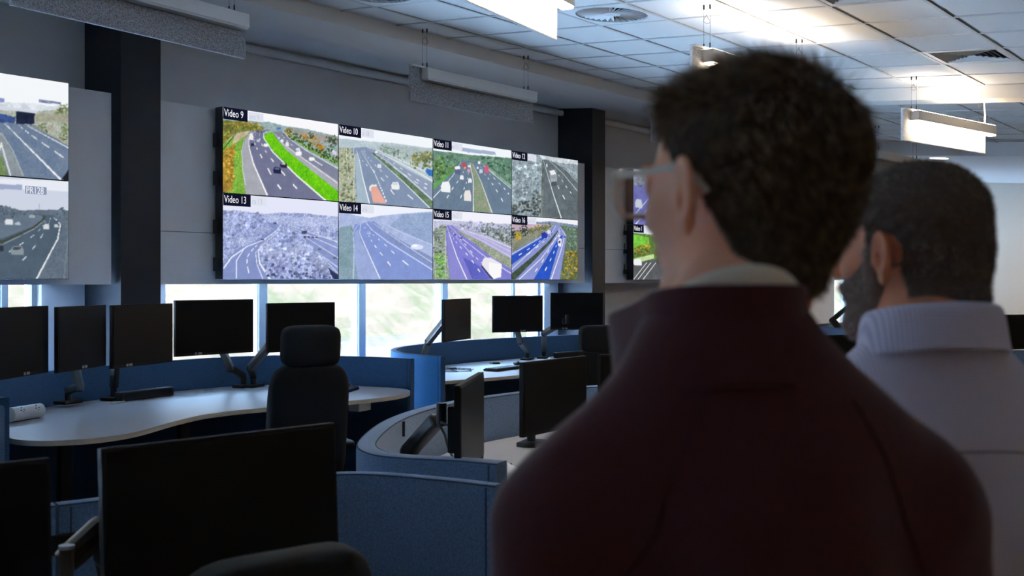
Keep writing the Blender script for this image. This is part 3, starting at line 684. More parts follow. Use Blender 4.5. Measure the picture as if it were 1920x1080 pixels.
def feed_left_top():
    f = Feed([(0, 38), (322, 90), (318, 560), (0, 545)], (243, 246, 250), 5, .605, 1.0)
    f.poly([(-300, 160), (0, 205), (160, 225), (250, 215), (330, 185), (330, 600), (-300, 560)], (150, 160, 145), .3, (185, 192, 185))
    f.poly([(0, 185), (170, 190), (240, 205), (320, 190), (322, 215), (160, 230), (-300, 180)], (215, 222, 230), .15)
    f.trees([(300, 215), (285, 235), (310, 300), (200, 310), (300, 340)], 22, (85, 105, 60), (150, 155, 110))
    f.poly([(160, 240), (322, 240), (322, 290), (160, 275)], (165, 165, 145), .2)
    f.poly([(-300, 265), (75, 290), (160, 296), (330, 400), (330, 600), (110, 600), (-300, 500)], (88, 108, 138), .1, (112, 128, 150))
    f.poly([(-10, 345), (15, 345), (80, 470), (115, 545), (45, 545), (0, 420)], (128, 138, 145), .1); f.poly([(-40, 420), (0, 420), (38, 545), (-40, 545)], (110, 135, 85), .3)
    f.line([(20, 287), (130, 400), (282, 556)], 3, (245, 247, 250), 9); f.line([(-8, 340), (50, 545)], 7, (225, 230, 230)); f.line([(-4, 320), (60, 420), (110, 543)], 3, (200, 205, 205))
    f.dash([(90, 300), (160, 355), (240, 410), (322, 470)], 3, 6, WHT, 6, .6); f.line([(130, 300), (322, 405)], 3, (240, 242, 245), 5); f.line([(150, 302), (322, 385)], 3, (160, 150, 120), 6)
    f.poly([(-300, 190), (0, 205), (172, 225), (172, 238), (0, 222), (-300, 205)], (205, 210, 225)); f.poly([(75, 230), (165, 240), (160, 292), (78, 292)], (28, 36, 60), .3); f.poly([(-300, 235), (20, 245), (75, 260), (70, 288), (-300, 275)], (50, 72, 125), .3)
    f.poly([(183, 170), (285, 182), (285, 194), (183, 186)], (120, 130, 165), .4); f.line([(170, 125), (170, 210)], 2, (140, 145, 165)); f.poly([(0, 165), (22, 168), (22, 188), (0, 186)], (130, 140, 190))
    f.line([(232, 318), (246, 298), (258, 320)], 3, (200, 120, 90)); f.poly([(285, 556), (322, 500), (322, 560)], (25, 27, 35))
    return spread(f)
def spread(f):
    # the part of the picture beyond the photo's edge repeats what lies next to it
    k = int(.615 * GW); f.c[:, :k] = f.c[:, [k + (k - 1 - i) % (2 * (GW - k)) if (k - 1 - i) % (2 * (GW - k)) < GW - k else GW - 1 - ((k - 1 - i) % (2 * (GW - k)) - (GW - k)) for i in range(k)]]
    return f
def feed_left_bottom():
    f = Feed([(0, 545), (322, 570), (318, 1040), (0, 1040)], (200, 208, 225), 6, .605, 1.0)
    f.poly([(-400, 545), (322, 570), (322, 620), (-400, 590)], (228, 232, 242))
    f.poly([(-400, 572), (105, 588), (105, 612), (-400, 600)], (150, 162, 195))
    f.poly([(-400, 680), (0, 690), (100, 712), (200, 708), (322, 712), (322, 1050), (-400, 1050)], (78, 92, 108), .15, (100, 114, 128))
    f.trees([(20, 710), (60, 720), (-60, 700), (110, 728), (290, 722)], 22, (62, 76, 92), (96, 110, 122))
    f.poly([(130, 730), (250, 735), (290, 790), (260, 880), (165, 1045), (-400, 1045), (-400, 900), (0, 810)], (70, 86, 102), .06)
    f.poly([(130, 728), (200, 738), (190, 775), (0, 850), (-300, 900), (-300, 800), (0, 770)], (92, 108, 126), .06)
    f.line([(205, 735), (208, 752), (150, 800), (0, 868)], 8, (58, 66, 60), 14); f.line([(0, 882), (160, 800), (208, 760)], 3, (170, 182, 195))
    f.line([(250, 745), (282, 778), (268, 850), (168, 1042)], 3, (232, 236, 240), 8); f.line([(318, 830), (305, 950), (296, 1040)], 3, (120, 136, 136))
    for pts in ([(235, 750), (215, 800), (150, 900), (70, 985)], [(220, 750), (180, 810), (90, 880), (10, 930)]): f.dash(pts, 2, 6, (225, 230, 235), 8)
    for x, y, w_, h_, c in ((42, 768, 40, 30, (215, 220, 225)), (82, 776, 26, 14, (175, 185, 195)), (80, 905, 62, 40, (128, 140, 148)), (216, 790, 28, 26, (205, 212, 215)), (262, 786, 20, 16, (190, 198, 205)), (265, 764, 16, 10, (60, 70, 80)), (8, 895, 20, 28, (40, 48, 58)), (150, 740, 30, 14, (150, 160, 172))): f.vehicle(x, y, w_, h_, c, (60, 70, 82) if w_ > 50 else None)
    f.poly([(183, 680), (186, 680), (186, 705), (183, 705)], (150, 160, 180))
    return spread(f)
def feed_right(seed, top):
    # only the left third can be seen, past the taller man
    f = Feed([(0, 0), (100, 0), (100, 100), (0, 100)], (225, 230, 245), seed)
    if top:
        f.poly([(0, 10), (100, 12), (100, 100), (0, 100)], (150, 155, 190), .2); f.poly([(0, 30), (40, 20), (60, 100), (0, 100)], (112, 116, 190), .15)
        f.trees([(10, 20), (25, 18), (70, 30), (85, 40)], 9, (95, 110, 95), (170, 175, 180)); f.line([(0, 85), (30, 50)], 1.5, WHT); f.line([(4, 100), (40, 55)], 1.5, WHT); f.vehicle(10, 62, 14, 16, (235, 238, 245))
    else:
        f.poly([(0, 15), (100, 18), (100, 100), (0, 100)], (90, 120, 60), .3); f.poly([(0, 18), (30, 22), (30, 40), (0, 42)], (110, 190, 60), .2)
        f.trees([(6, 48), (16, 46), (26, 42)], 8, (60, 85, 40), (190, 150, 40)); f.poly([(0, 62), (40, 52), (40, 60), (0, 72)], (190, 215, 150), .1)
        f.poly([(0, 70), (60, 58), (100, 60), (100, 100), (0, 100)], (82, 84, 88), .15); f.vehicle(8, 68, 16, 12, (235, 240, 240))
        for a in (0, 8, 18): f.line([(a, 100), (a + 26, 68)], 1.2, (235, 238, 240))
    return f

M_PIC = bpy.data.materials.new('display_picture'); M_PIC.use_nodes = True
nt = M_PIC.node_tree; nt.nodes.clear()
o_ = nt.nodes.new('ShaderNodeOutputMaterial'); em = nt.nodes.new('ShaderNodeEmission'); ca = nt.nodes.new('ShaderNodeAttribute')
ca.attribute_name = 'Picture'; em.inputs[1].default_value = SCREEN
nt.links.new(ca.outputs['Color'], em.inputs[0]); nt.links.new(em.outputs[0], o_.inputs[0])
def emat(name, col):
    m = bpy.data.materials.new(name); m.use_nodes = True; nt = m.node_tree; nt.nodes.clear()
    o_ = nt.nodes.new('ShaderNodeOutputMaterial'); e = nt.nodes.new('ShaderNodeEmission')
    e.inputs[0].default_value = (*[((c / 255 + .055) / 1.055) ** 2.4 for c in col], 1); e.inputs[1].default_value = SCREEN
    nt.links.new(e.outputs[0], o_.inputs[0]); return m
M_CAPBOX = emat('caption_dark', (18, 20, 42)); M_CAPTXT = emat('caption_white', (236, 238, 244)); M_CAPFAINT = emat('caption_faint', (196, 202, 220)); M_CAPPALE = emat('caption_pale', (222, 226, 238))

SW, SH = 1.215, 0.6845
def picture_mesh(feed):
    c = feed.c
    # light blur that ties the dots together, then linear light
    c = c ** .90; k = c.copy(); k[1:-1, 1:-1] = (c[1:-1, 1:-1] * 4 + c[:-2, 1:-1] + c[2:, 1:-1] + c[1:-1, :-2] + c[1:-1, 2:]) / 8
    lin = np.where(k <= .04045, k / 12.92, ((k + .055) / 1.055) ** 2.4)
    xs = np.linspace(0, SW - .008, GW); zs_ = np.linspace(SH - .008, 0, GH)
    X, Z = np.meshgrid(xs, zs_)
    co = np.stack([X, np.zeros_like(X), Z], -1).reshape(-1, 3).astype(np.float32)
    idx = np.arange(GW * GH).reshape(GH, GW)
    q = np.stack([idx[1:, :-1], idx[1:, 1:], idx[:-1, 1:], idx[:-1, :-1]], -1).reshape(-1, 4)
    me = bpy.data.meshes.new('picture')
    me.vertices.add(len(co)); me.vertices.foreach_set('co', co.ravel())
    me.loops.add(q.size); me.loops.foreach_set('vertex_index', q.ravel().astype(np.int32))
    me.polygons.add(len(q)); me.polygons.foreach_set('loop_start', np.arange(0, q.size, 4, dtype=np.int32)); me.polygons.foreach_set('loop_total', np.full(len(q), 4, np.int32))
    me.update(calc_edges=True)
    a = me.color_attributes.new('Picture', 'FLOAT_COLOR', 'POINT')
    a.data.foreach_set('color', np.concatenate([lin.reshape(-1, 3), np.ones((GW * GH, 1))], 1).astype(np.float32).ravel())
    me.materials.append(M_PIC)
    return me
def text_mesh(s, size, m, parent, name, loc, ext=.0006, sx=1.0):
    cu = bpy.data.curves.new(name, 'FONT'); cu.body = s; cu.size = size; cu.extrude = ext; cu.offset = .0
    tmp = bpy.data.objects.new(name, cu); COL.objects.link(tmp)
    bpy.context.view_layer.update()
    me = bpy.data.meshes.new_from_object(tmp.evaluated_get(bpy.context.evaluated_depsgraph_get()))
    bpy.data.objects.remove(tmp)
    me.name = name; me.materials.clear(); me.materials.append(m)
    o = bpy.data.objects.new(name, me); COL.objects.link(o); o.parent = parent
    o.location = loc; o.rotation_euler = (R(90), 0, 0); o.scale = (sx, 1, 1)
    return o
def display(x, z, feed, label, cap=None, faint=None, dark=True, group='video wall screens'):
    y = 7.06
    t = thing('video_wall_display', label, 'screen', (x, y, z), 0, group)
    b = MB().box((SW / 2, .05, SH / 2), (SW - .002, .096, SH - .002), bevel=.003)
    b.build('housing', M_BLACK, t)
    p = bpy.data.objects.new('picture', picture_mesh(feed)); COL.objects.link(p); p.parent = t; p.location = (.004, .0012, .004)
    if cap:
        w = .205 + .030 * len(cap.split()[1])
        if dark: MB().box((w / 2 + .002, -.0008, SH - .055), (w, .001, .094)).build('caption_background', M_CAPBOX, p)
        text_mesh(cap, .082, M_CAPTXT, p, 'caption', (.010, -.0022, SH - .078), sx=.72)
        if faint:
            MB().box((w + .085, -.0008, SH - .052), (.15, .001, .07)).build('overlay_background', M_CAPPALE, p)
            text_mesh(faint, .062, M_CAPFAINT, p, 'overlay_text', (w + .016, -.0022, SH - .074), sx=.8)
    return t
X0 = 5.14
rows = [(1.56 + SH, [('9', 'era 9', feed9), ('10', 'a 18', feed10), ('11', 'a 11', feed11), ('12', 'ra 12', feed12)]),
        (1.56, [('13', 'ra 13', feed13), ('14', 'a 6', feed14), ('15', 'ra 2', feed15), ('16', 'ra 16', feed16)])]
desc = {'9': 'curving motorway with a bright green verge', '10': 'hazy motorway with a pink lorry', '11': 'busy motorway between green trees', '12': 'grey road with a lorry beside pale scrub',
        '13': 'bluish wooded junction', '14': 'misty pale blue motorway', '15': 'violet motorway with a white lorry', '16': 'vivid blue motorway with autumn trees'}
cell = {}
for z, row in rows:
    for k, (n, fa, fn) in enumerate(row):
        cell[n] = display(X0 + SW * k, z, fn(), 'video wall screen captioned Video %s showing a %s' % (n, desc[n]), 'Video ' + n, fa)
for n in ('9', '13'):
    for zz in (.12, .42): MB().box((-.012, .07, zz), (.024, .05, .11), bevel=.004).build('mounting_clamp', M_BLACK, cell[n])
p1 = display(3.862 - SW, 1.56 + SH, feed_left_top(), 'video wall screen at the far left showing a motorway under a bridge')
p2 = display(3.862 - SW, 1.56, feed_left_bottom(), 'video wall screen at the far left, lower one, showing a grey curving motorway')
pic = p2.children[1]
MB().box((.975, -.0008, .600), (.15, .001, .052)).build('caption_background', emat('caption_greyblue', (140, 152, 182)), pic)
text_mesh('PR128', .066, M_CAPTXT, pic, 'caption', (.905, -.0022, .577), sx=.72)
display(11.18, 1.56 + SH, feed_right(31, True), 'upper screen of the video wall seen through the man’s spectacles')
q = display(11.18, 1.56, feed_right(32, False), 'lower screen of the video wall just in front of the taller man’s face', 'Video 1')
for zz in (.1, .35, .58): MB().box((-.03, .09, zz), (.06, .04, .05), bevel=.004).cyl((-.05, .1, zz), (-.05, .1, zz + .1), .006, n=8).build('mounting_clamp', M_BLACK, q)

# ------------------------------------------------------------------ grass bank outside the windows, and unseen paving that bounces daylight in
rng = np.random.default_rng(3)
nx, ny = 150, 90
bm = bmesh.new(); vs = []
for j in range(ny):
    fy = j / (ny - 1); y = 12.3 + 26 * fy ** 1.3
    for i in range(nx):
        x = -6 + 52 * i / (nx - 1)
        z = -.12 + .62 * max(0, y - 12.7) ** .95 + .10 * math.sin(x * .7 + y) * min(1, fy * 5) + .10 * (rng.random() - .5)
        vs.append(bm.verts.new((x, y, z)))
for j in range(ny - 1):
    for i in range(nx - 1):
        a = j * nx + i; bm.faces.new((vs[a], vs[a + 1], vs[a + nx + 1], vs[a + nx]))
me = bpy.data.meshes.new('grass_bank'); bm.to_mesh(me); bm.free()
m = bpy.data.materials.new('dry_grass'); m.use_nodes = True; nt = m.node_tree; B = nt.nodes['Principled BSDF']; B.inputs['Roughness'].default_value = 1; B.inputs['Specular IOR Level'].default_value = 0
tc = nt.nodes.new('ShaderNodeTexCoord'); mp = nt.nodes.new('ShaderNodeMapping'); mp.inputs['Scale'].default_value = (1, .25, 1); mp.inputs['Rotation'].default_value = (0, 0, .5)
n1 = nt.nodes.new('ShaderNodeTexNoise'); n1.inputs['Scale'].default_value = .55; n1.inputs['Detail'].default_value = 2
n2 = nt.nodes.new('ShaderNodeTexNoise'); n2.inputs['Scale'].default_value = 5; n2.inputs['Detail'].default_value = 5
mixf = nt.nodes.new('ShaderNodeMath'); mixf.operation = 'MULTIPLY_ADD'; mixf.inputs[1].default_value = .55
rr = nt.nodes.new('ShaderNodeValToRGB'); e = rr.color_ramp.elements
e[0].position = .70; e[0].color = (.070, .0430, .0270, 1); e[1].position = .96; e[1].color = (.045, .0355, .0180, 1)
e2 = e.new(.82); e2.color = (.062, .0400, .0245, 1)
nt.links.new(tc.outputs['Object'], n1.inputs['Vector']); nt.links.new(tc.outputs['Object'], mp.inputs[0]); nt.links.new(mp.outputs[0], n2.inputs['Vector'])
nt.links.new(n2.outputs['Fac'], mixf.inputs[0]); nt.links.new(n1.outputs['Fac'], mixf.inputs[2]); nt.links.new(mixf.outputs[0], rr.inputs[0]); nt.links.new(rr.outputs[0], B.inputs['Base Color'])
me.materials.append(m)
o = bpy.data.objects.new('grass_bank', me); COL.objects.link(o); tag(o, 'overexposed dry grass bank outside the windows', 'grass', kind='stuff')
struct(box_obj('bounce_paving', (15, 10.2, -.2), (60, 4.8, .1), mat('pale_bounce_paving', (.85, .85, .85), .9)))  # unseen, added pale to bounce blue daylight up to soffit and ceiling
# ------------------------------------------------------------------ felt screens round the desks
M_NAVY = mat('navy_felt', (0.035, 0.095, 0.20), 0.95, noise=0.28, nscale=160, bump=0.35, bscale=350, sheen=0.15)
def felt_screen(path, z0, z1, th, label, m=M_BLUE, outer=None, ends=True):
    P = spline(path, 10)
    t = thing('desk_screen', label, 'desk screen', (P[0][0], P[0][1], 0), 0, 'curved felt desk screens')
    Q = [(x - P[0][0], y - P[0][1]) for x, y in P]
    h = th / 2; c = .012
    prof = [(-h, z0), (h, z0), (h, z1 - c), (h - c * .3, z1 - c * .3), (h - c, z1), (-h + c, z1), (-h + c * .3, z1 - c * .3), (-h, z1 - c)]
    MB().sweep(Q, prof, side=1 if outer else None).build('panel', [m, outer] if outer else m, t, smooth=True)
    for side in (-1, 1):
        pts = []
        for i, p in enumerate(Q):
            a = Q[max(i - 1, 0)]; b = Q[min(i + 1, len(Q) - 1)]; d = Vector((b[0] - a[0], b[1] - a[1])).normalized()
            pts.append((p[0] - d.y * side * (h - .004), p[1] + d.x * side * (h - .004), z1 - .004))
        MB().tube(pts, .0028, n=5).build('piping', M_SEAM, t)
    for e, (i, j) in enumerate(((0, 1), (-1, -2))):
        if not ends: break
        d = Vector((Q[i][0] - Q[j][0], Q[i][1] - Q[j][1])).normalized(); p = Vector(Q[i]) - d * .03; l = Vector((-d.y, d.x))
        for side in (-1, 1):
            q = p + l * side * h
            MB().cyl((q.x, q.y, z0 + .01), (q.x, q.y, z1 - .01), .0025, n=6).build('end_seam', M_SEAM, t)
    return t
felt_screen([(2.62, 5.42), (2.60, 5.9), (2.78, 6.28), (3.1, 6.52), (3.6, 6.80), (4.15, 6.93), (4.66, 6.97), (5.08, 6.95), (5.38, 6.84), (5.60, 6.60), (5.74, 6.30), (5.83, 6.0), (5.87, 5.69)], .02, .955, .05, 'dark blue felt screen behind the desk under the left windows', M_NAVY)
felt_screen([(2.43, 5.08), (2.44, 5.6), (2.3, 6.2), (1.9, 6.6), (1.3, 6.8)], .04, .955, .05, 'blue felt screen end at the left edge of the picture')
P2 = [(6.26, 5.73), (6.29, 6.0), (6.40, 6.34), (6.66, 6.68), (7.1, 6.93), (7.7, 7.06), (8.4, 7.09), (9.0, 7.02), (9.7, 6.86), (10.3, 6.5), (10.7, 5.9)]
felt_screen(P2, .04, .95, .05, 'felt screen, azure on its lit side and navy on its shaded side, round the desk below the right windows', M_NAVY, M_AZURE_LIT)  # azure outer side stands in for window light, navy inner side for shade
mid = felt_screen([(2.735, 2.24), (2.70, 2.40), (2.63, 2.57), (2.62, 2.70), (2.72, 2.87), (2.97, 3.08), (3.28, 3.29), (3.62, 3.45), (3.95, 3.54), (4.4, 3.57), (4.9, 3.5), (5.4, 3.2), (5.6, 2.7)], .04, .95, .075, 'rounded grey-blue felt screen in the middle with a light top edge')
felt_screen([(2.43, 2.0), (2.40, 2.2), (2.32, 2.45), (2.14, 2.60), (1.88, 2.69), (1.6, 2.73), (1.475, 2.76)], .04, .95, .05, 'nearest grey-blue felt screen directly behind the big black monitor')
t = felt_screen([(1.467, 2.762), (1.2, 2.84), (.8, 2.84), (.4, 2.7)], .04, .95, .05, 'blue felt screen joined on at the left behind the cut-off black monitor')
p_ = dep(757, 803, 4.52) - mid.location
MB().box(p_, (.05, .012, .065), rz=.75, bevel=.003).build('cable_clip', M_DARKMETAL, mid)
# joining bracket between the two nearest screens
t = thing('joining_bracket', 'dark metal plate joining two blue felt screens, lower left', 'bracket', (1.50, 2.72, .845), math.atan2(2.73 - 2.762, 1.6 - 1.467))
MB().box((0, 0, 0), (.13, .006, .055), bevel=.006).build('plate', M_DARKMETAL, t)
MB().cyl((.04, -.008, 0), (.04, 0, 0), .005, n=14).build('screw', mat('brass', (.5, .38, .2), .35, metal=1), t)
felt_screen([(12.6, 4.6), (12.9, 5.3), (13.6, 5.7), (14.6, 5.6), (15.3, 5.0)], .04, .97, .05, 'distant navy felt screen seen between the two heads')
felt_screen([(9.55, 2.35), (9.75, 2.0), (9.9, 1.6), (10.0, 1.1)], .04, .97, .05, 'distant blue felt screen beside the shorter man’s collar')

# ------------------------------------------------------------------ desks
def desk(poly, label, legs, box=None, z=.73):
    cx = sum(p[0] for p in poly) / len(poly); cy = sum(p[1] for p in poly) / len(poly)
    t = thing('desk', label, 'desk', (cx, cy, 0), 0, 'wavy white desks')
    P = spline(poly + [poly[0]], 6)[:-1]
    MB().prism([(x - cx, y - cy) for x, y in P], z - .028, z, 0, 1).build('worktop', [M_TOP, M_EDGE], t)
    for x, y in legs:
        MB().box((x - cx, y - cy, .35), (.07, .05, .704), bevel=.004).box((x - cx, y - cy, .015), (.09, .6, .03), bevel=.004).build('leg', M_DARKMETAL, t)
    if box:
        MB().box((box[0] - cx, box[1] - cy, z - .028 - .03), (.14, .09, .06), rz=box[2], bevel=.004).build('cable_box', M_SOCKET, t)
    return t
D1 = [(2.70, 5.60), (2.70, 5.40), (2.80, 5.25), (3.0, 5.17), (3.25, 5.22), (3.6, 5.42), (3.95, 5.57), (4.35, 5.56), (4.75, 5.47), (5.15, 5.40), (5.45, 5.42), (5.68, 5.53), (5.79, 5.70), (5.78, 5.95), (5.68, 6.3), (5.54, 6.56), (5.33, 6.77), (5.05, 6.88), (4.65, 6.90), (4.15, 6.86), (3.62, 6.73), (3.15, 6.46), (2.85, 6.22), (2.70, 5.90)]
desk(D1, 'wavy white desk with beige edge under the left windows', [(3.2, 5.9), (4.2, 6.2), (5.3, 6.1)], (5.15, 5.5, .2))
D2 = [(6.36, 5.92), (6.7, 5.83), (7.2, 5.76), (7.8, 5.74), (8.4, 5.80), (9.1, 5.95), (9.8, 6.0), (10.35, 5.95), (10.5, 6.1), (10.15, 6.45), (9.6, 6.78), (9.0, 6.95), (8.4, 7.02), (7.7, 6.99), (7.13, 6.86), (6.72, 6.62), (6.47, 6.32), (6.35, 6.05)]
desk(D2, 'white desk with keyboards below the right windows', [(6.9, 6.3), (8.2, 6.4), (9.6, 6.4)])
D3 = [(2.80, 2.34), (2.90, 2.16), (3.2, 2.15), (3.6, 2.4), (4.1, 2.6), (4.7, 2.6), (5.3, 2.62), (5.45, 2.8), (5.3, 3.15), (4.9, 3.42), (4.4, 3.5), (3.96, 3.47), (3.66, 3.38), (3.34, 3.22), (3.03, 3.02), (2.80, 2.82), (2.70, 2.70), (2.70, 2.58), (2.77, 2.42)]
desk(D3, 'white desk just visible between the middle screen and the man’s arm', [(3.4, 2.8), (4.8, 3.0)])
D4 = [(.45, 2.2), (1.0, 2.25), (1.6, 2.22), (1.95, 2.25), (2.0, 2.42), (1.85, 2.58), (1.5, 2.66), (.9, 2.76), (.5, 2.62)]
desk(D4, 'white desk hidden behind the nearest black monitors', [(.8, 2.45), (1.7, 2.42)])
D5 = [(9.7, 3.4), (9.75, 2.6), (9.95, 2.0), (10.1, 1.3), (10.8, 1.2), (10.8, 2.2), (10.6, 3.2)]
desk(D5, 'distant desk carrying black monitors at the right edge', [(10.3, 1.8), (10.3, 2.8)])
D6 = [(12.75, 4.5), (13.05, 5.2), (13.65, 5.55), (14.5, 5.48), (15.1, 4.9), (14.6, 4.4), (13.6, 4.3)]
desk(D6, 'distant desk behind the navy screen between the heads', [(13.3, 4.8), (14.5, 4.8)])

# ------------------------------------------------------------------ monitors
MONI = 'black desktop monitors'
def monitor(label, xl, tl, xr, tr, ztop, zbot, tilt=0, sticker=.3, flip=False, thick=.022, depth=.05):
    """xl, xr: photo columns of the left and right edge; tl, tr: their distance along the view axis"""
    a = CAM + (FWD + RGT * ((xl - 960) / FOC)) * tl; b = CAM + (FWD + RGT * ((xr - 960) / FOC)) * tr
    L = (b - a).to_2d().length; ang = math.atan2(b.y - a.y, b.x - a.x)
    H = ztop - zbot
    t = thing('monitor', label, 'monitor', ((a.x + b.x) / 2, (a.y + b.y) / 2, zbot), ang, MONI)
    t.rotation_euler = (tilt, 0, ang)
    MB().box((0, thick / 2, H / 2), (L, thick, H), bevel=.003).build('housing', M_HOUSE, t)
    MB().box((0, thick + depth / 2 - .004, H / 2), (L * .55, depth, H * .5), bevel=.012).build('rear_cover', M_HOUSE, t)
    MB().box((0, -.0012, H / 2 + .004), (L - .016, .002, H - .026)).build('screen', M_GLASSY, t)
    if sticker is not None:
        MB().box((-L / 2 + L * sticker, -.0022, .013), (.028, .001, .014)).box((-L / 2 + L * sticker - .03, -.0022, .013), (.018, .001, .014)).build('energy_sticker', M_BADGE, t)
    back = Matrix.Rotation(ang, 3, 'Z') @ Vector((0, thick + depth, H * .45)) + Vector(((a.x + b.x) / 2, (a.y + b.y) / 2, zbot))
    return t, back
def arm(owner, base, elbow, head, w=.052):
    base = Vector(base); elbow = Vector(elbow); head = Vector(head)
    if isinstance(owner, str): t = thing('arm_cluster', owner, 'monitor arm', base)
    else:
        t = bpy.data.objects.new('monitor_arm', None); COL.objects.link(t); t.location = base; t.parent = owner
        t.matrix_parent_inverse = owner.matrix_basis.inverted()
    e = elbow - base; h = head - base
    MB().box((0, 0, .012), (.16, .10, .024), rz=.3, bevel=.008).build('base_plate', M_BLACK, t)
    MB().cyl((0, 0, .02), (0, 0, .09), .022, n=16).build('post', M_DARKMETAL, t)
    MB().beam((0, 0, .085), e, w, .045, bevel=.012).build('lower_arm', M_BLACK, t)
    MB().beam(e, h - (h - e).normalized() * .03, w * .9, .055, bevel=.014).beam(e + Vector((0, 0, .028)), h + Vector((0, 0, .03)) - (h - e).normalized() * .05, w * .4, .006, 1).build('upper_arm', [M_DARKMETAL, M_STEEL], t)
    MB().ell(e, (.032, .032, .036)).build('elbow_joint', M_BLACK, t, smooth=True)
    MB().cyl(h + Vector((0, 0, -.04)), h + Vector((0, 0, .045)), .02, n=14).build('head_joint', M_BLACK, t)
    return t
m1, k1 = monitor('black monitor cut off by the left edge, beside the left window', -18, 4.85, 91, 5.35, 1.425, 1.09, sticker=.62)
m2, k2 = monitor('narrow-looking black monitor turned sideways and reflecting, second from the left', 109, 5.35, 199, 5.85, 1.418, 1.085, sticker=.55)
m3, k3 = monitor('black monitor in front of the left dark pillar', 211, 5.85, 324, 6.38, 1.415, 1.065, sticker=.28)
m4, k4 = monitor('largest black monitor in front of the left windows', 329, 6.5, 475, 6.95, 1.43, 1.085, sticker=.3)
m5, k5 = monitor('black monitor behind the high-backed chair', 501, 7.1, 628, 7.45, 1.40, 1.07, sticker=None)
m6, k6 = monitor('small black monitor turned sideways on a raised arm, before the right windows', 833, 8.2, 883, 8.75, 1.405, 1.075, sticker=None)
m7, k7 = monitor('black monitor centred below the Video 16 screen', 924, 9.55, 1018, 9.75, 1.415, 1.085, sticker=.62)
m8, k8 = monitor('black monitor in front of the right dark pillar', 1032, 10.0, 1131, 10.0, 1.437, 1.09, sticker=.3)
arm(m2, dep(128, 757, 6.95) , dep(150, 725, 6.75), k2 + Vector((.02, .0, -.1)))
arm(m1, (2.95, 6.25, .73), (2.95, 6.3, .95), k1 + Vector((.0, .0, -.1)))
arm(m3, (4.0, 6.72, .73), (4.0, 6.7, .98), k3)
arm(m4, (5.10, 6.74, .73), dep(432, 690, 8.1), k4 + Vector((.04, 0, -.02)))
arm(m5, (5.16, 6.70, .73), dep(470, 690, 8.0), k5 + Vector((-.12, 0, 0)))
arm(m6, (6.95, 6.62, .73), dep(803, 641, 8.9), k6 + Vector((-.03, 0, .03)))
arm(m7, (8.72, 6.80, .73), dep(975, 640, 10.2), k7 + Vector((0, 0, -.06)))
arm(m8, (8.98, 6.78, .73), dep(1020, 625, 10.4), k8 + Vector((-.15, 0, -.06)))
# middle lobe
m9, k9 = monitor('black monitor seen almost edge-on inside the middle felt screen', 863, 3.6, 907, 4.15, 1.195, .86, sticker=None)
m10, k10 = monitor('black monitor standing behind the man’s left shoulder', 981, 4.75, 1100, 5.2, 1.185, .85, sticker=None)
m11, k11 = monitor('black monitor half hidden above the man’s shoulder, by the second chair', 1126, 5.25, 1225, 5.5, 1.185, .85, sticker=None)
arm(m9, (3.02, 2.86, .73), dep(765, 848, 4.15), dep(828, 778, 4.0), w=.06)
arm(m10, (4.2, 3.25, .73), (4.15, 3.2, .9), k10)
arm(m11, (4.9, 3.2, .73), (4.85, 3.15, .9), k11)
o = Vector((0, 0, 0))
cb = MB().tube([Vector(dep(*q)) - o for q in ((826, 792, 3.98), (840, 797, 3.96), (856, 806, 3.94))], .005, n=8).tube([Vector(dep(*q)) - o for q in ((824, 796, 3.98), (834, 815, 3.97), (840, 838, 3.96), (850, 860, 3.95), (856, 872, 3.95))], .005, n=8).build('cable', mat('grey_cable', (.09, .09, .095), .5), m9, smooth=True)
cb.matrix_parent_inverse = m9.matrix_basis.inverted()
# nearest monitors
mA, kA = monitor('very large black monitor in the foreground, lower left', 198, 2.29, 637, 2.72, 1.187, .80, tilt=R(-3), sticker=None)
mB, kB = monitor('foreground black monitor cut off by the left edge', -300, 1.95, 101, 2.22, 1.180, .80, tilt=R(-3), sticker=None)
arm(mA, (1.45, 2.45, .73), (1.42, 2.42, .88), kA)
arm(mB, (.75, 2.42, .73), (.74, 2.35, .88), kB)
t = thing('monitor_stand', 'bronze metal post with a rounded arm behind the large monitor’s left edge', 'stand', (1.28, 2.35, .73))
MB().cyl((0, 0, 0), (0, 0, .02), .06, n=24).build('foot', M_DARKMETAL, t)
MB().cyl((0, 0, .02), (0, 0, .20), .016, n=20).build('post', mat('bronze', (.16, .12, .085), .3, metal=.9), t, smooth=True)
MB().cyl((0, 0, .20), (0, 0, .208), .018, n=20).build('cap', M_STEEL, t, smooth=True)
MB().beam((0, .02, .16), (.10, .0, .24), .05, .06, bevel=.02).build('swivel_arm', mat('bronze'  , (.16, .12, .085)), t)
# far right monitors
m12, k12 = monitor('black monitor at the right edge above the shirt shoulder', 1849, 9.0, 1990, 9.2, 1.262, .965, sticker=None)
m13, k13 = monitor('narrow black monitor edge touching the one at the right edge', 1829, 9.6, 1850, 9.05, 1.235, .96, sticker=None)
arm(m12, (10.2, 2.2, .73), (10.2, 2.1, .85), k12)
m14, k14 = monitor('black monitor low between the two men', 1500, 8.4, 1640, 8.7, 1.115, .80, sticker=None)
t = thing('desk', 'dark low desk below the monitor between the two men', 'desk', tuple(Vector((m14.location.x, m14.location.y + .2, 0))))
MB().box((0, 0, .72), (1.4, .7, .02), rz=-.5).build('worktop', M_TOP, t)
for sx in (-.55, .55): MB().box((sx * math.cos(.5), -sx * math.sin(.5), .355), (.05, .4, .71), rz=-.5).build('leg', M_DARKMETAL, t)
MB().box((0, .05, -.033), (.05, .05, .07)).box((0, .05, -.066), (.22, .16, .008)).build('stand', M_BLACK, m14)
arm('tangle of black monitor arms with shining highlights between the two men', (13.6, 5.3, .73), dep(1560, 600, 14.4), dep(1592, 574, 14.4), w=.09)

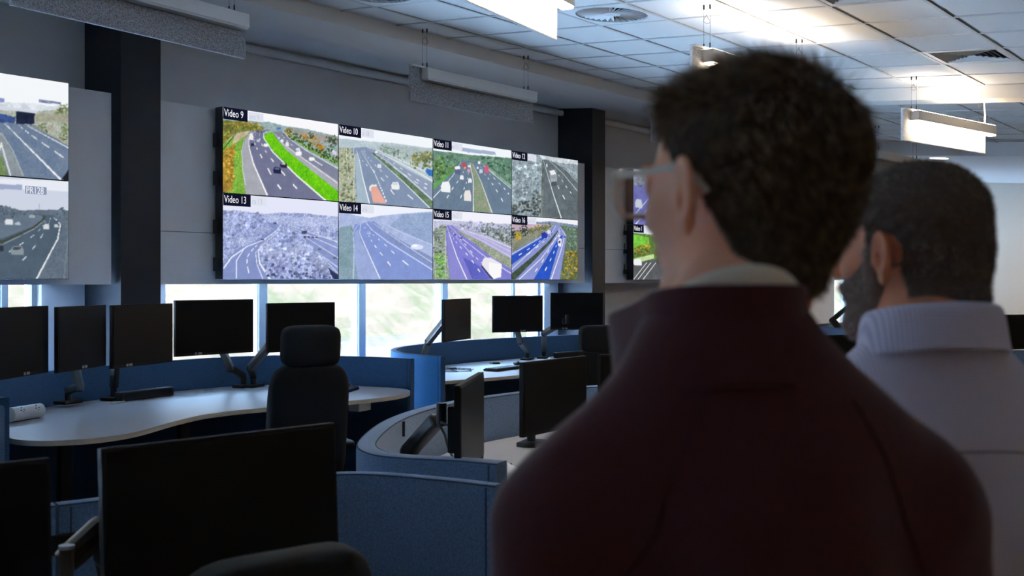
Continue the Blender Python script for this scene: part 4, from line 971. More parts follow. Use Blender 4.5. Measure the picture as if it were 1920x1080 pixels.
# ------------------------------------------------------------------ things on the desks
def power_box(p, rz, label):
    t = thing('socket_box', label, 'power socket', p, rz, 'white desk sockets')
    b = MB(); prof = []
    n = 16
    ring = [(math.cos(a) * .040, .045 + math.sin(a) * .042) for a in [2 * math.pi * k / n for k in range(n)]]
    xs_ = [-.12, -.118, .118, .12]; sc_ = [.9, 1, 1, .9]
    vs = [[b.bm.verts.new((x, y * s, .045 + (z - .045) * s)) for y, z in ring] for x, s in zip(xs_, sc_)]
    for i in range(3):
        for k in range(n): b.bm.faces.new((vs[i][k], vs[i][(k + 1) % n], vs[i + 1][(k + 1) % n], vs[i + 1][k]))
    b.bm.faces.new(vs[0]); b.bm.faces.new(vs[-1])
    b.build('body', M_SOCKET, t, smooth=True)
    b = MB(); rot = Matrix.Rotation(R(-38), 3, 'X')
    for cx in (-.058, .058):
        for dx, dz, w_, h_ in ((0, .012, .004, .009), (-.012, -.006, .008, .004), (.012, -.006, .008, .004), (0, -.018, .004, .004)):
            p_ = Vector((cx + dx, 0, 0)) + rot @ Vector((0, -.0405, dz)) + Vector((0, 0, .047))
            b.box(p_, (w_, .003, h_), rot=rot)
    b.build('outlets', M_BLACK, t)
    MB().box((0, .02, .004), (.2, .06, .008)).build('foot', M_BLACK, t)
    return t
power_box((3.10, 6.16, .73), .35, 'white twin socket box at the left end of the long desk')
power_box((3.30, 2.66, .73), 1.0, 'white socket box beside the man’s sleeve in the middle felt screen')
def flat_cap(p, label, r=.045):
    t = thing('cable_grommet', label, 'cable grommet', p, random.random(), 'desk cable grommets')
    MB().box((0, 0, .003), (r * 2.6, r * 1.3, .006), bevel=.002).build('cover', M_SOCKET, t)
    MB().box((0, 0, .0065), (r * 2, .01, .002)).build('slot', M_DARK, t)
flat_cap((3.93, 6.58, .73), 'flat white cable grommet left of the soundbar')
flat_cap((4.75, 6.70, .73), 'flat white cable grommet right of the soundbar')
def soundbar(a, b, label, h=.06):
    a = Vector(a); b = Vector(b); L = (b - a).length; ang = math.atan2(b.y - a.y, b.x - a.x)
    t = thing('soundbar', label, 'speaker', (a + b) / 2, ang, 'black desk soundbars')
    MB().box((0, 0, h / 2 + .004), (L, .07, h), bevel=.012, seg=3).build('body', M_BLACK, t, smooth=True)
    MB().box((0, -.0355, h / 2 + .004), (L - .06, .002, h - .022)).build('grille', M_CHAIR, t)
    for s in (-1, 1): MB().cyl((s * L / 2 - s * .02, -.036, h / 2), (s * L / 2 - s * .02, -.038, h / 2), .012, n=14).build('end_button', M_HOUSE, t)
soundbar((3.96, 6.60, .73), (4.42, 6.68, .73), 'black soundbar lying on the long left desk')
soundbar((9.05, 6.68, .73), (9.6, 6.6, .73), 'black soundbar behind the right keyboard on the far desk')
def keyboard(c, rz, label, L=.44):
    t = thing('keyboard', label, 'keyboard', c, rz, 'black keyboards')
    MB().box((0, 0, .010), (L, .15, .018), bevel=.005).build('case', M_HOUSE, t)
    b = MB(); nk = 18
    for r in range(5):
        for k in range(nk): b.box((-L / 2 + .022 + k * (L - .044) / (nk - 1), -.054 + r * .027, .022), ((L - .05) / nk * .82, .020, .008))
    b.build('keys', mat('key_plastic', (.03, .03, .033), .4), t)
keyboard((7.62, 6.22, .73), .1, 'black keyboard beside the mouse on the far desk')
keyboard((8.95, 6.25, .73), .05, 'black keyboard at the right on the far desk, near the second chair')
t = thing('mouse', 'black computer mouse at the right end of the keyboard on the far desk', 'computer mouse', (8.02, 6.38, .733), .9)
MB().ell((0, 0, .022), (.055, .034, .022)).build('body', M_BLACK, t, smooth=True); MB().cyl((.02, -.004, .034), (.02, .004, .034), .008, n=12).build('wheel', M_DARKMETAL, t)
t = thing('cable', 'thin black cables trailing across the far desk behind the keyboard', 'cable', (7.12, 6.46, .73))
for s in range(3):
    pts = [(-.16 + .07 * k, .16 * math.sin(k * 1.1 + s * 2) + .05 * s, .006) for k in range(8)]
    MB().tube([(v[0], v[1], v[2]) for v in spline(pts, 5)], .0035, n=6).build('lead', M_BLACK, t)
for i, (p, lab) in enumerate((((7.35, 6.62, .73), 'round black puck speaker at the foot of the raised arm'), ((8.10, 6.72, .73), 'round black puck in the middle of the far desk'))):
    t = thing('puck_speaker', lab, 'speaker', p, 0)
    MB().cyl((0, 0, 0), (0, 0, .018), .055, .045, n=28).build('body', M_BLACK, t, smooth=True); MB().cyl((0, 0, .018), (0, 0, .02), .03, n=20).build('top', M_DARKMETAL, t)
t = thing('glasses_case', 'small pale object lying beside the crossed arm bases', 'small item', (8.78, 6.55, .73), .5)
MB().ell((0, 0, .018), (.05, .022, .018)).build('body', M_SOCKET, t, smooth=True)
t = thing('small_speaker', 'small black speaker behind the azure screen end', 'speaker', (6.50, 6.12, .73))
MB().box((0, 0, .05), (.08, .08, .10), bevel=.01).build('body', M_BLACK, t); MB().cyl((0, -.041, .05), (0, -.043, .05), .028, n=20).build('driver', M_DARKMETAL, t)
# desk phone
t = thing('desk_phone', 'dark blue-black desk telephone beside the high-backed chair', 'telephone', (5.40, 5.98, .73), .5)
M_PHONE = mat('phone_plastic', (.02, .02, .045), .35)
b = MB(); v = [(-.12, -.11, 0), (.12, -.11, 0), (.12, .11, 0), (-.12, .11, 0), (-.115, -.105, .02), (.115, -.105, .02), (.11, .09, .075), (-.11, .09, .075)]
vv = [b.bm.verts.new(q) for q in v]
for f in ((0, 1, 2, 3), (4, 5, 6, 7), (0, 1, 5, 4), (1, 2, 6, 5), (2, 3, 7, 6), (3, 0, 4, 7)): b.bm.faces.new([vv[i] for i in f])
b.build('base', M_PHONE, t)
MB().tube([(-.085, -.10, .045), (-.09, -.03, .075), (-.09, .05, .088), (-.085, .095, .09)], [.024, .014, .014, .024], n=12).build('handset', M_PHONE, t, smooth=True)
rot = Matrix.Rotation(R(16), 3, 'X'); b = MB()
for r in range(4):
    for k in range(3): b.box(rot @ Vector((.0 + k * .025, -.07 + r * .024, .004)) + Vector((0, 0, .033)), (.016, .014, .008), rot=rot)
b.build('buttons', mat('phone_buttons', (.12, .12, .22), .4), t)
MB().box(rot @ Vector((.03, .065, .004)) + Vector((0, 0, .038)), (.12, .04, .004), rot=rot).build('display', M_GLASSY, t)
t = thing('phone_dock', 'small upright black handset dock behind the desk telephone', 'telephone', (5.30, 6.22, .73), .3)
MB().box((0, 0, .012), (.07, .07, .024), bevel=.006).build('base', M_PHONE, t); MB().box((0, 0, .08), (.045, .02, .13), bevel=.008).build('handset', M_PHONE, t)

# ------------------------------------------------------------------ chairs
def pad(b, c, d, rot=None, bev=.35, bend=0.0):
    """padded cushion: subdivided rounded box"""
    n0 = len(b.bm.verts); b.ell((0, 0, 0), (1, 1, 1), u=32, v=20); b.bm.verts.ensure_lookup_table()
    M = (rot if rot is not None else Matrix.Identity(3))
    for v in list(b.bm.verts)[n0:]:
        p = v.co.copy(); e = 2 / 5.0
        q = Vector([math.copysign(abs(k) ** e, k) for k in p]); 
        m = (abs(q.x) ** 5 + abs(q.y) ** 5 + abs(q.z) ** 5) ** .2; q = q / max(m, 1e-6)
        q = Vector((q.x * d[0] / 2, q.y * d[1] / 2, q.z * d[2] / 2)); q.y -= bend * (q.x ** 2)
        v.co = M @ q + Vector(c)
    return b
def chair(label, loc, rz, headrest=True, m=M_CHAIR, s=1.0, dz=0.0, wid=.46):
    """faces +Y in its own frame; the back is at -Y"""
    t = thing('office_chair', label, 'office chair', loc, rz, 'high-backed office chairs' if headrest else None)
    t.scale = (s, s, s)
    pad(MB(), (0, .05, .50 + dz), (.50, .48, .09)).build('seat', m, t, smooth='full')
    tilt = Matrix.Rotation(R(8), 3, 'X')
    pad(MB(), (0, -.24, .84 + dz), (wid, .10, .62), tilt, bend=-.35).build('backrest', m, t, smooth='full')
    if headrest:
        pad(MB(), (0, -.285, 1.235 + dz), (.29, .10, .20), Matrix.Rotation(R(4), 3, 'X'), bend=-.5).build('headrest', m, t, smooth='full')
        MB().box((0, -.30, 1.10 + dz), (.06, .015, .16)).build('headrest_bracket', M_BLACK, t)
    MB().box((0, -.27, .62 + dz), (.08, .03, .34), bevel=.01).box((0, -.1, .44 + dz), (.16, .34, .03)).build('back_support', M_BLACK, t)
    for sx in (-1, 1):
        MB().box((sx * .27, .0, .60 + dz), (.035, .05, .22), bevel=.008).box((sx * .21, 0, .46 + dz), (.14, .05, .02)).build('arm_post', M_BLACK, t)
        pad(MB(), (sx * .27, .02, .715 + dz), (.08, .25, .035)).build('armrest', M_BLACK, t, smooth='full')
    MB().cyl((0, 0, .12), (0, 0, .44 + dz), .028, n=18).build('gas_lift', M_DARKMETAL, t)
    b = MB()
    for k in range(5):
        a = 2 * math.pi * k / 5; b.beam((0, 0, .12), (.29 * math.cos(a), .29 * math.sin(a), .075), .045, .03, bevel=.006)
    b.build('star_base', M_BLACK, t)
    for k in range(5):
        a = 2 * math.pi * k / 5; c, q = .29 * math.cos(a), .29 * math.sin(a)
        MB().cyl((c - .02 * q, q + .02 * c, .03), (c + .08 * q, q - .08 * c, .03), .03, n=16).build('castor', M_BLACK, t)
    return t
c = dep(628, 900, 5.25); chair('black high-backed chair with headrest at the long left desk', (c.x - .05, c.y + .27, 0), R(-20), wid=.40)
c = dep(1140, 900, 7.9); chair('black high-backed chair with headrest at the far desk, left of the man’s collar', (c.x, c.y + .25, 0), R(-28), s=.96, dz=-.06, wid=.30)
c = dep(505, 900, 1.95); chair('dark olive chair back rising into the bottom edge', (c.x + .06, c.y + .24, 0), R(-12), headrest=False, m=M_OLIVE, dz=-.090, wid=.40)
# ------------------------------------------------------------------ people: signed distance fields turned into one continuous surface
def rotz(a):
    c, s = math.cos(a), math.sin(a); return np.array([[c, -s, 0], [s, c, 0], [0, 0, 1.]])
def rot_xyz(rx=0, ry=0, rz=0):
    return np.array(Matrix.Rotation(rz, 3, 'Z') @ Matrix.Rotation(ry, 3, 'Y') @ Matrix.Rotation(rx, 3, 'X'))
class SDF:
    def __init__(s, xs, ys, zs):
        s.x, s.y, s.z = [np.asarray(a, np.float32) for a in (xs, ys, zs)]
        s.f = np.full((len(s.x), len(s.y), len(s.z)), 1.0, np.float32)
        s.M = np.eye(3); s.o = np.zeros(3)
    def frame(s, M=None, o=(0, 0, 0)): s.M = np.eye(3) if M is None else M; s.o = np.array(o, float); return s
    def _box(s, lo, hi):
        i = [max(0, np.searchsorted(a, l) - 1) for a, l in zip((s.x, s.y, s.z), lo)]
        j = [min(len(a), np.searchsorted(a, h) + 1) for a, h in zip((s.x, s.y, s.z), hi)]
        sl = tuple(slice(a, b) for a, b in zip(i, j))
        if any(b <= a for a, b in zip(i, j)): return None, None
        X, Y, Z = np.meshgrid(s.x[sl[0]], s.y[sl[1]], s.z[sl[2]], indexing='ij')
        return sl, (X, Y, Z)
    def _mix(s, sl, d, k, sub):
        f = s.f[sl]
        if sub:
            d = -d; h = np.clip(.5 - .5 * (f - d) / k, 0, 1) if k else None
            s.f[sl] = np.maximum(f, d) if not k else f * (1 - h) + d * h + k * h * (1 - h)
        else:
            h = np.clip(.5 + .5 * (f - d) / k, 0, 1) if k else None
            s.f[sl] = np.minimum(f, d) if not k else f * (1 - h) + d * h - k * h * (1 - h)
    def ell(s, c, r, k=.01, rot=None, sub=False):
        c = s.M @ np.array(c, float) + s.o; Q = s.M if rot is None else s.M @ rot
        m = max(r) + max(.05, 2 * k); sl, g = s._box(c - m, c + m)
        if sl is None: return s
        p = [g[i] - c[i] for i in range(3)]
        q = [Q[0, i] * p[0] + Q[1, i] * p[1] + Q[2, i] * p[2] for i in range(3)]
        k0 = np.sqrt(sum((q[i] / r[i]) ** 2 for i in range(3))) + 1e-9; k1 = np.sqrt(sum((q[i] / r[i] ** 2) ** 2 for i in range(3))) + 1e-9
        s._mix(sl, (k0 * (k0 - 1) / k1).astype(np.float32), k, sub); return s
    def cap(s, a, b, ra, rb, k=.01, sub=False, sq=1.0):
        a = s.M @ np.array(a, float) + s.o; b = s.M @ np.array(b, float) + s.o
        m = max(ra, rb) + max(.05, 2 * k); sl, g = s._box(np.minimum(a, b) - m, np.maximum(a, b) + m)
        if sl is None: return s
        d = b - a; L2 = d @ d
        t = np.clip(((g[0] - a[0]) * d[0] + (g[1] - a[1]) * d[1] + (g[2] - a[2]) * d[2]) / L2, 0, 1)
        dist = np.sqrt((g[0] - a[0] - t * d[0]) ** 2 + (g[1] - a[1] - t * d[1]) ** 2 + (g[2] - a[2] - t * d[2]) ** 2) - (ra + (rb - ra) * t)
        s._mix(sl, dist.astype(np.float32), k, sub); return s
    def chain(s, pts, rs, k=.01):
        for i in range(len(pts) - 1): s.cap(pts[i], pts[i + 1], rs[i], rs[i + 1], k)
        return s
    def torus(s, c, ry, rz, tube, rot=None, k=.004):
        c = s.M @ np.array(c, float) + s.o; Q = s.M if rot is None else s.M @ rot
        m = max(ry, rz) + .03; sl, g = s._box(c - m, c + m)
        if sl is None: return s
        p = [g[i] - c[i] for i in range(3)]
        q = [Q[0, i] * p[0] + Q[1, i] * p[1] + Q[2, i] * p[2] for i in range(3)]
        rr = np.sqrt((q[1] / ry) ** 2 + (q[2] / rz) ** 2) + 1e-9; rad = np.sqrt(q[1] ** 2 + q[2] ** 2)
        d = np.sqrt(((rr - 1) * rad / rr) ** 2 + q[0] ** 2) - tube
        s._mix(sl, d.astype(np.float32), k, False); return s
    def mesh(s):
        """surface nets"""
        f = s.f; ins = f < 0
        nx, ny, nz = f.shape
        c = np.zeros((nx - 1, ny - 1, nz - 1), int)
        for dx in (0, 1):
            for dy in (0, 1):
                for dz in (0, 1): c += ins[dx:nx - 1 + dx, dy:ny - 1 + dy, dz:nz - 1 + dz]
        act = (c > 0) & (c < 8); I = np.argwhere(act); n = len(I)
        idx = np.full(act.shape, -1, int); idx[act] = np.arange(n)
        acc = np.zeros((n, 3)); cnt = np.zeros(n)
        ax = (s.x.astype(float), s.y.astype(float), s.z.astype(float))
        corners = [(a, b, d) for a in (0, 1) for b in (0, 1) for d in (0, 1)]
        for p in corners:
            for ax_i in range(3):
                if p[ax_i]: continue
                q = list(p); q[ax_i] = 1
                A = I + np.array(p); B = I + np.array(q)
                fa = f[A[:, 0], A[:, 1], A[:, 2]].astype(float); fb = f[B[:, 0], B[:, 1], B[:, 2]].astype(float)
                m = (fa < 0) != (fb < 0); t = np.where(m, fa / np.where(m, fa - fb, 1), 0)
                P = np.stack([ax[j][A[:, j]] + (t * (ax[j][B[:, j]] - ax[j][A[:, j]]) if j == ax_i else 0) for j in range(3)], 1)
                acc[m] += P[m]; cnt[m] += 1
        V = acc / cnt[:, None]; F = []
        for a in range(3):
            b, d = (a + 1) % 3, (a + 2) % 3
            sl0 = [slice(None)] * 3; sl1 = [slice(None)] * 3; sl0[a] = slice(0, -1); sl1[a] = slice(1, None)
            e = np.argwhere(ins[tuple(sl0)] != ins[tuple(sl1)])
            e = e[(e[:, b] > 0) & (e[:, d] > 0) & (e[:, b] < f.shape[b] - 1) & (e[:, d] < f.shape[d] - 1)]
            sg = ins[e[:, 0], e[:, 1], e[:, 2]]
            def at_(ob, od):
                q = e.copy(); q[:, b] -= ob; q[:, d] -= od; return idx[q[:, 0], q[:, 1], q[:, 2]]
            q = np.stack([at_(1, 1), at_(0, 1), at_(0, 0), at_(1, 0)], 1); q[~sg] = q[~sg][:, ::-1]; F.append(q)
        return V, np.concatenate(F)
def mesh_obj(name, V, F, mats, parent, smooth_it=0, mi=None):
    me = bpy.data.meshes.new(name); me.vertices.add(len(V)); me.vertices.foreach_set('co', V.astype(np.float32).ravel())
    k = F.shape[1]
    me.loops.add(F.size); me.loops.foreach_set('vertex_index', F.ravel().astype(np.int32))
    me.polygons.add(len(F)); me.polygons.foreach_set('loop_start', np.arange(0, F.size, k, dtype=np.int32)); me.polygons.foreach_set('loop_total', np.full(len(F), k, np.int32))
    for m in (mats if isinstance(mats, list) else [mats]): me.materials.append(m)
    if mi is not None: me.polygons.foreach_set('material_index', mi.astype(np.int32))
    me.update(calc_edges=True); me.validate(); me.polygons.foreach_set('use_smooth', [True] * len(me.polygons))
    o = bpy.data.objects.new(name, me); COL.objects.link(o); o.parent = parent
    if smooth_it:
        md = o.modifiers.new('smooth', 'SMOOTH'); md.factor = .5; md.iterations = smooth_it
    return o
def axis(segs):
    out = []
    for a, b, h in segs: out.append(np.arange(a, b - h * .5, h))
    out.append([segs[-1][1]]); return np.concatenate(out)

def head_prims(S, P, HM_, HO_):
    """S frame is already the head's: origin between the ears at eye height, +Y to the face"""
    w = P.get('w', 1.0)
    l = P.get('l', 0.0)
    S.ell((0, -.014 + l / 2, .022), (.076 * w, .096 - l / 2, .080), .01)
    S.ell((0, -.045 + l, -.005), (.066 * w, .062, .062), .02)
    S.ell((0, .030, -.030), (.062 * w, .058, .078), .02)
    S.cap((-.048 * w, .005, -.072), (-.020, .062, -.100), .018, .014, .022); S.cap((.048 * w, .005, -.072), (.020, .062, -.100), .018, .014, .022)
    S.ell((0, .070, -.098), (.026, .018, .018), .015)
    for q in (-1, 1):
        S.ell((q * .042 * w, .054, -.026), (.018, .016, .016), .018)
        S.ell((q * .032, .098, .002), (.017, .013, .011), .008, sub=True)
        S.ell((q * .031, .077, .001), (.0125, .0125, .0125), .002)
        S.cap((q * .018, .088, .020), (q * .046, .078, .018), .006, .005, .008)
        S.ell((q * .012, .100, -.034), (.009, .009, .008), .005)
    S.cap((0, .084, .008), (0, .112, -.030), .008, .0105, .010)
    S.ell((0, .088, -.060), (.025, .010, .0055), .006); S.ell((0, .086, -.070), (.021, .010, .0065), .006)
    S.ell((0, .101, -.0655), (.022, .006, .0012), .003, sub=True)
    nb = HM_.T @ (np.array((P.get('nx', 0), -.045, 1.46)) - HO_); S.cap((0, -.030, -.04), nb, .058 * P.get('neck', 1), .062 * P.get('neck', 1), .02)
    S.cap((0, .010, -.085), (0, -.020, -.20), .035, .045, .02)
    for q in (-1, 1):
        er = rot_xyz(R(-8), 0, q * R(24)) * P.get('ear', 1.0); c = np.array((q * .084 * w, -.012, -.012))
        S.ell(c, (.006, .0165, .030), .006, rot=er)
        S.ell(c + er @ np.array((0, .003, -.026)), (.006, .009, .011), .005, rot=er)
        S.torus(c + er @ np.array((q * .003, 0, .003)), .0155, .0270, .0036, er, .003)
        S.ell(c + er @ np.array((q * .006, .003, -.004)), (.008, .0065, .012), .002, rot=er, sub=True)
        S.ell(c + er @ np.array((q * .0045, -.003, .013)), (.0035, .0075, .009), .003, rot=er, sub=True)
        S.ell(c + er @ np.array((q * .003, .0135, -.006)), (.004, .004, .006), .003, rot=er)
def hand(S, w, q):
    """relaxed hand hanging from the wrist w, q = -1 left, 1 right"""
    w = np.array(w, float)
    S.cap(w + (0, 0, .01), w + (0, .004, -.03), .026, .024, .01)
    S.ell(w + (0, .008, -.060), (.017, .040, .046), .012)
    for i, (dy, L, r) in enumerate(((.034, .072, .0088), (.014, .080, .009), (-.006, .074, .0088), (-.025, .058, .0078))):
        a = w + np.array((0, .008 + dy, -.095)); b = a + np.array((-q * .006, .004, -L * .45)); c = b + np.array((-q * .016, .003, -L * .30)); d = c + np.array((-q * .018, 0, -L * .2))
        S.chain([a + (0, 0, .02), a, b, c, d], [r * 1.05, r * 1.05, r, r * .92, r * .8], .004)
    a = w + np.array((-q * .006, .030, -.040)); S.chain([a, a + (-q * .012, .026, -.028), a + (-q * .018, .034, -.056), a + (-q * .020, .036, -.074)], [.014, .012, .010, .0085], .006)

def skin_mat(name, col, dark):
    m = mat(name, col, .5, spec=.35)
    nt = m.node_tree; b = nt.nodes['Principled BSDF']; b.inputs['Subsurface Weight'].default_value = .15; b.inputs['Subsurface Radius'].default_value = (1, .35, .2); b.inputs['Subsurface Scale'].default_value = .01
    tc = nt.nodes.new('ShaderNodeTexCoord'); n = nt.nodes.new('ShaderNodeTexNoise'); n.inputs['Scale'].default_value = 14; n.inputs['Detail'].default_value = 4
    r = nt.nodes.new('ShaderNodeValToRGB'); r.color_ramp.elements[0].color = (*dark, 1); r.color_ramp.elements[1].color = (*col, 1); r.color_ramp.elements[0].position = .3; r.color_ramp.elements[1].position = .6
    nt.links.new(tc.outputs['Object'], n.inputs[0]); nt.links.new(n.outputs[0], r.inputs[0]); nt.links.new(r.outputs[0], b.inputs['Base Color'])
    return m

def person(label, head_xy, head_z, rz, head_turn, P):
    """head_xy, head_z: place between the ears; rz: way the body faces; head_turn: head against body"""
    ox, oy = P.get('off', (0, 0)); c_, s_ = math.cos(rz), math.sin(rz)
    t = thing('person', label, 'person', (head_xy[0] - c_ * ox + s_ * oy, head_xy[1] - s_ * ox - c_ * oy, 0), rz)
    dz = head_z - 1.65 + P.get('up', 0.0)                 # the figure is laid out for an eye height of 1.65
    sc = P.get('b', 1.0)
    up = P.get('up', 0.0); HM = rotz(head_turn); HO = np.array((*P.get('off', (0, 0)), 1.65 - up))
    # --- body
    xs = axis([(-.31, -.11, .006), (-.11, .11, .0025), (.11, .31, .006)]); ys = axis([(-.19, -.13, .006), (-.13, .145, .0025), (.145, .31, .006)])
    zs_ = axis([(-.02, .64, .012), (.64, .84, .005), (.84, 1.44, .010), (1.44, 1.80, .0025)])
    S = SDF(xs, ys, zs_)
    S.frame(HM, HO); head_prims(S, P, HM, HO); S.frame()
    S.cap((P.get('nx', 0), -.045, 1.50), (0, -.03, 1.40), .054, .056, .02)
    sh = .175 * sc
    S.ell((0, -.01, 1.25), (.145 * sc, .095, .17), .03); S.ell((0, 0, 1.04), (.14 * sc, .09, .16), .03); S.ell((0, 0, .92), (.155 * sc, .10, .10), .03)
    for q in (-1, 1):
        S.cap((q * .03, -.025, 1.425), (q * (sh - .02), -.02, 1.345), .036, .040, .02)
        E = (q * (sh + .045), -.035, 1.09); Wd = (q * (sh + .03), .055, .845)
        S.chain([(q * sh, -.015, 1.325), E, Wd], [.050, .036, .026], .02); hand(S, Wd, q)
        S.chain([(q * .085, 0, .90), (q * .095, .01, .50), (q * .10, -.01, .09)], [.075, .052, .036], .03)
        S.cap((q * .10, -.03, .05), (q * .105, .12, .03), .035, .03, .02)
    V, F = S.mesh(); V[:, 2] += dz * np.clip((V[:, 2]) / 1.0, 0, 1)
    fz = V[F].mean(1)
    body = mesh_obj('body', V, F, [P['skin']], t, 3)
    # --- upper garment
    G = SDF(axis([(-.33, .33, .006)]), axis([(-.20, .26, .006)]), axis([(.78, 1.56, .006)]))
    g = P.get('fat', 0.0)
    G.ell((0, -.015, 1.26), (.165 * sc + g, .118 + g, .19), .03); G.ell((0, -.055, 1.30), (.12 * sc, .085, .15), .04)
    G.ell((0, .0, 1.08), (.155 * sc + g, .115 + g, .18), .04); G.cap((-.07, 0, .90), (.07, 0, .90), .112 + g, .112 + g, .04)
    nx = P.get('nx', 0); G.cap((nx, -.045, 1.475), (0, -.038, 1.38), .072, .098, .04)
    for q in (-1, 1):
        G.cap((q * .034 + nx * .7, -.045, 1.448), (q * (sh - .01), -.028, 1.340), .050, .062, .045)
        G.chain([(q * (sh - .01), -.02, 1.312), (q * (sh + .038), -.035, 1.09), (q * (sh + .03), .055, .87)], [.068, .053, .040], .03)
    # folds
    X, Y, Z = np.meshgrid(G.x, G.y, G.z, indexing='ij')
    G.f += (.0030 * np.sin(28 * Z + 16 * X + 7 * np.sin(9 * X + 5 * Y)) * np.clip((1.36 - Z) * 6, 0, 1) + .0022 * np.sin(60 * (np.abs(X) - .5 * Z) + 20 * Y) * np.clip((np.abs(X) - .13) * 14, 0, 1)).astype(np.float32)
    G.f = np.maximum(G.f, (.90 - Z) + np.where(np.abs(X) > .17, -.2, 0)).astype(np.float32); 
    # neck opening
    G.cap((nx, -.03, 1.62), (nx, -.045, 1.490), .060, .060, .008, sub=True)
    V, F = G.mesh(); V[:, 2] += dz * np.clip((V[:, 2]) / 1.0, 0, 1)
    top = mesh_obj(P['garment'], V, F, [P['cloth']], t, 3)
    # --- trousers and shoes
    T = SDF(axis([(-.24, .24, .01)]), axis([(-.18, .22, .01)]), axis([(.0, 1.02, .012)]))
    T.ell((0, 0, .92), (.165 * sc, .115, .12), .03)
    for q in (-1, 1): T.chain([(q * .085, 0, .90), (q * .097, .012, .50), (q * .10, -.008, .10)], [.095, .072, .058], .04)
    V, F = T.mesh(); mesh_obj('trousers', V, F, [mat('navy_trousers', (.02, .022, .035), .85, bump=.2, bscale=500)], t, 3)
    for q in (-1, 1):
        T = SDF(axis([(-.19, .19, .006)]), axis([(-.12, .24, .006)]), axis([(-.02, .14, .006)]))
        T.cap((q * .10, -.04, .045), (q * .107, .15, .035), .045, .040, .02); T.cap((q * .10, -.03, .05), (q * .10, -.02, .10), .045, .045, .02)
        X, Y, Z = np.meshgrid(T.x, T.y, T.z, indexing='ij'); T.f = np.maximum(T.f, .004 - Z)
        V, F = T.mesh(); mesh_obj('shoe', V, F, [mat('black_leather', (.02, .018, .016), .35)], t, 2)
    return t, HM, HO + np.array((0, 0, dz)), dz, top, HO.copy()

def ribbons(V0, D, up, L, w, rng, curl, segs=3):
    """tapered hair strands: V0 roots, D start directions, up bending targets"""
    n = len(V0); P = [V0]; d = D.copy()
    for k in range(segs):
        d = d + up * curl / segs + rng.normal(0, .05, d.shape); d /= np.linalg.norm(d, axis=1)[:, None]
        P.append(P[-1] + d * (L / segs)[:, None])
    side = np.cross(D, rng.normal(0, 1, D.shape)); side /= np.linalg.norm(side, axis=1)[:, None]
    W = [w, w * .9, w * .6, w * .12][:segs + 1]
    VV = np.concatenate([np.stack([P[k] - side * W[k], P[k] + side * W[k]], 1) for k in range(segs + 1)], 1)  # n, 2(segs+1), 3
    base = (np.arange(n) * 2 * (segs + 1))[:, None]
    F = np.concatenate([base + np.array([[2 * k, 2 * k + 1, 2 * k + 3, 2 * k + 2]]) for k in range(segs)], 0)
    return VV.reshape(-1, 3), F
def hair_piece(name, S, t, HM, HO, dens, Lf, Df, m, w, seed, thin=None, curl=.3, cap_mat=None, pull=.3):
    """S: field of the hair mass in the head's frame; strands grow from its surface"""
    V, F = S.mesh(); rng = np.random.default_rng(seed)
    A, B, C_ = V[F[:, 0]], V[F[:, 1]], V[F[:, 2]]; nr = np.cross(B - A, V[F[:, 3]] - A); ar = np.linalg.norm(nr, axis=1); nr /= (ar[:, None] + 1e-12)
    pick = rng.choice(len(F), size=dens, p=ar / ar.sum())
    u = rng.random((dens, 1)); v = rng.random((dens, 1)); D_ = V[F[:, 3]]
    p = (A[pick] * (1 - u) + B[pick] * u) * (1 - v) + (D_[pick] * (1 - u) + C_[pick] * u) * v
    n = nr[pick]
    if thin is not None:
        keep = rng.random(dens) < thin(p); p, n = p[keep], n[keep]
    d, L = Df(p, n, rng), Lf(p, rng)
    d = d / np.linalg.norm(d, axis=1)[:, None]
    SV, SF = ribbons(p - n * .002, d, d * 0 + pull * np.array((0, 0, -1.0)), L, w, rng, curl)
    AV = np.concatenate([V, SV]); AF = np.concatenate([F, SF + len(V)])
    mi = np.concatenate([np.zeros(len(F)), np.ones(len(SF))])
    AV = AV @ HM.T + HO
    return mesh_obj(name, AV, AF, [cap_mat or m, m], t, 0, mi)
def hair_mat(name, col, tip):
    m = bpy.data.materials.new(name); m.use_nodes = True; nt = m.node_tree; b = nt.nodes['Principled BSDF']
    b.inputs['Roughness'].default_value = .6; b.inputs['Specular IOR Level'].default_value = .25
    tc = nt.nodes.new('ShaderNodeTexCoord'); n = nt.nodes.new('ShaderNodeTexNoise'); n.inputs['Scale'].default_value = 90; n.inputs['Detail'].default_value = 2
    r = nt.nodes.new('ShaderNodeValToRGB'); r.color_ramp.elements[0].color = (*col, 1); r.color_ramp.elements[1].color = (*tip, 1); r.color_ramp.elements[0].position = .35; r.color_ramp.elements[1].position = .7
    nt.links.new(tc.outputs['Object'], n.inputs[0]); nt.links.new(n.outputs[0], r.inputs[0]); nt.links.new(r.outputs[0], b.inputs['Base Color'])
    return m
def nape(S, HM_, HO_, r0, r1, nx=0):
    a = np.array((0, -.030, -.04)); b = HM_.T @ (np.array((nx, -.045, 1.46)) - HO_); t = (-.10 - a[2]) / (b[2] - a[2])
    S.cap(a + (0, 0, .01), a + (b - a) * t, r0, r1, .015)
def head_grid(h=.003): return SDF(axis([(-.12, .12, h)]), axis([(-.15, .13, h)]), axis([(-.15, .16, h)]))

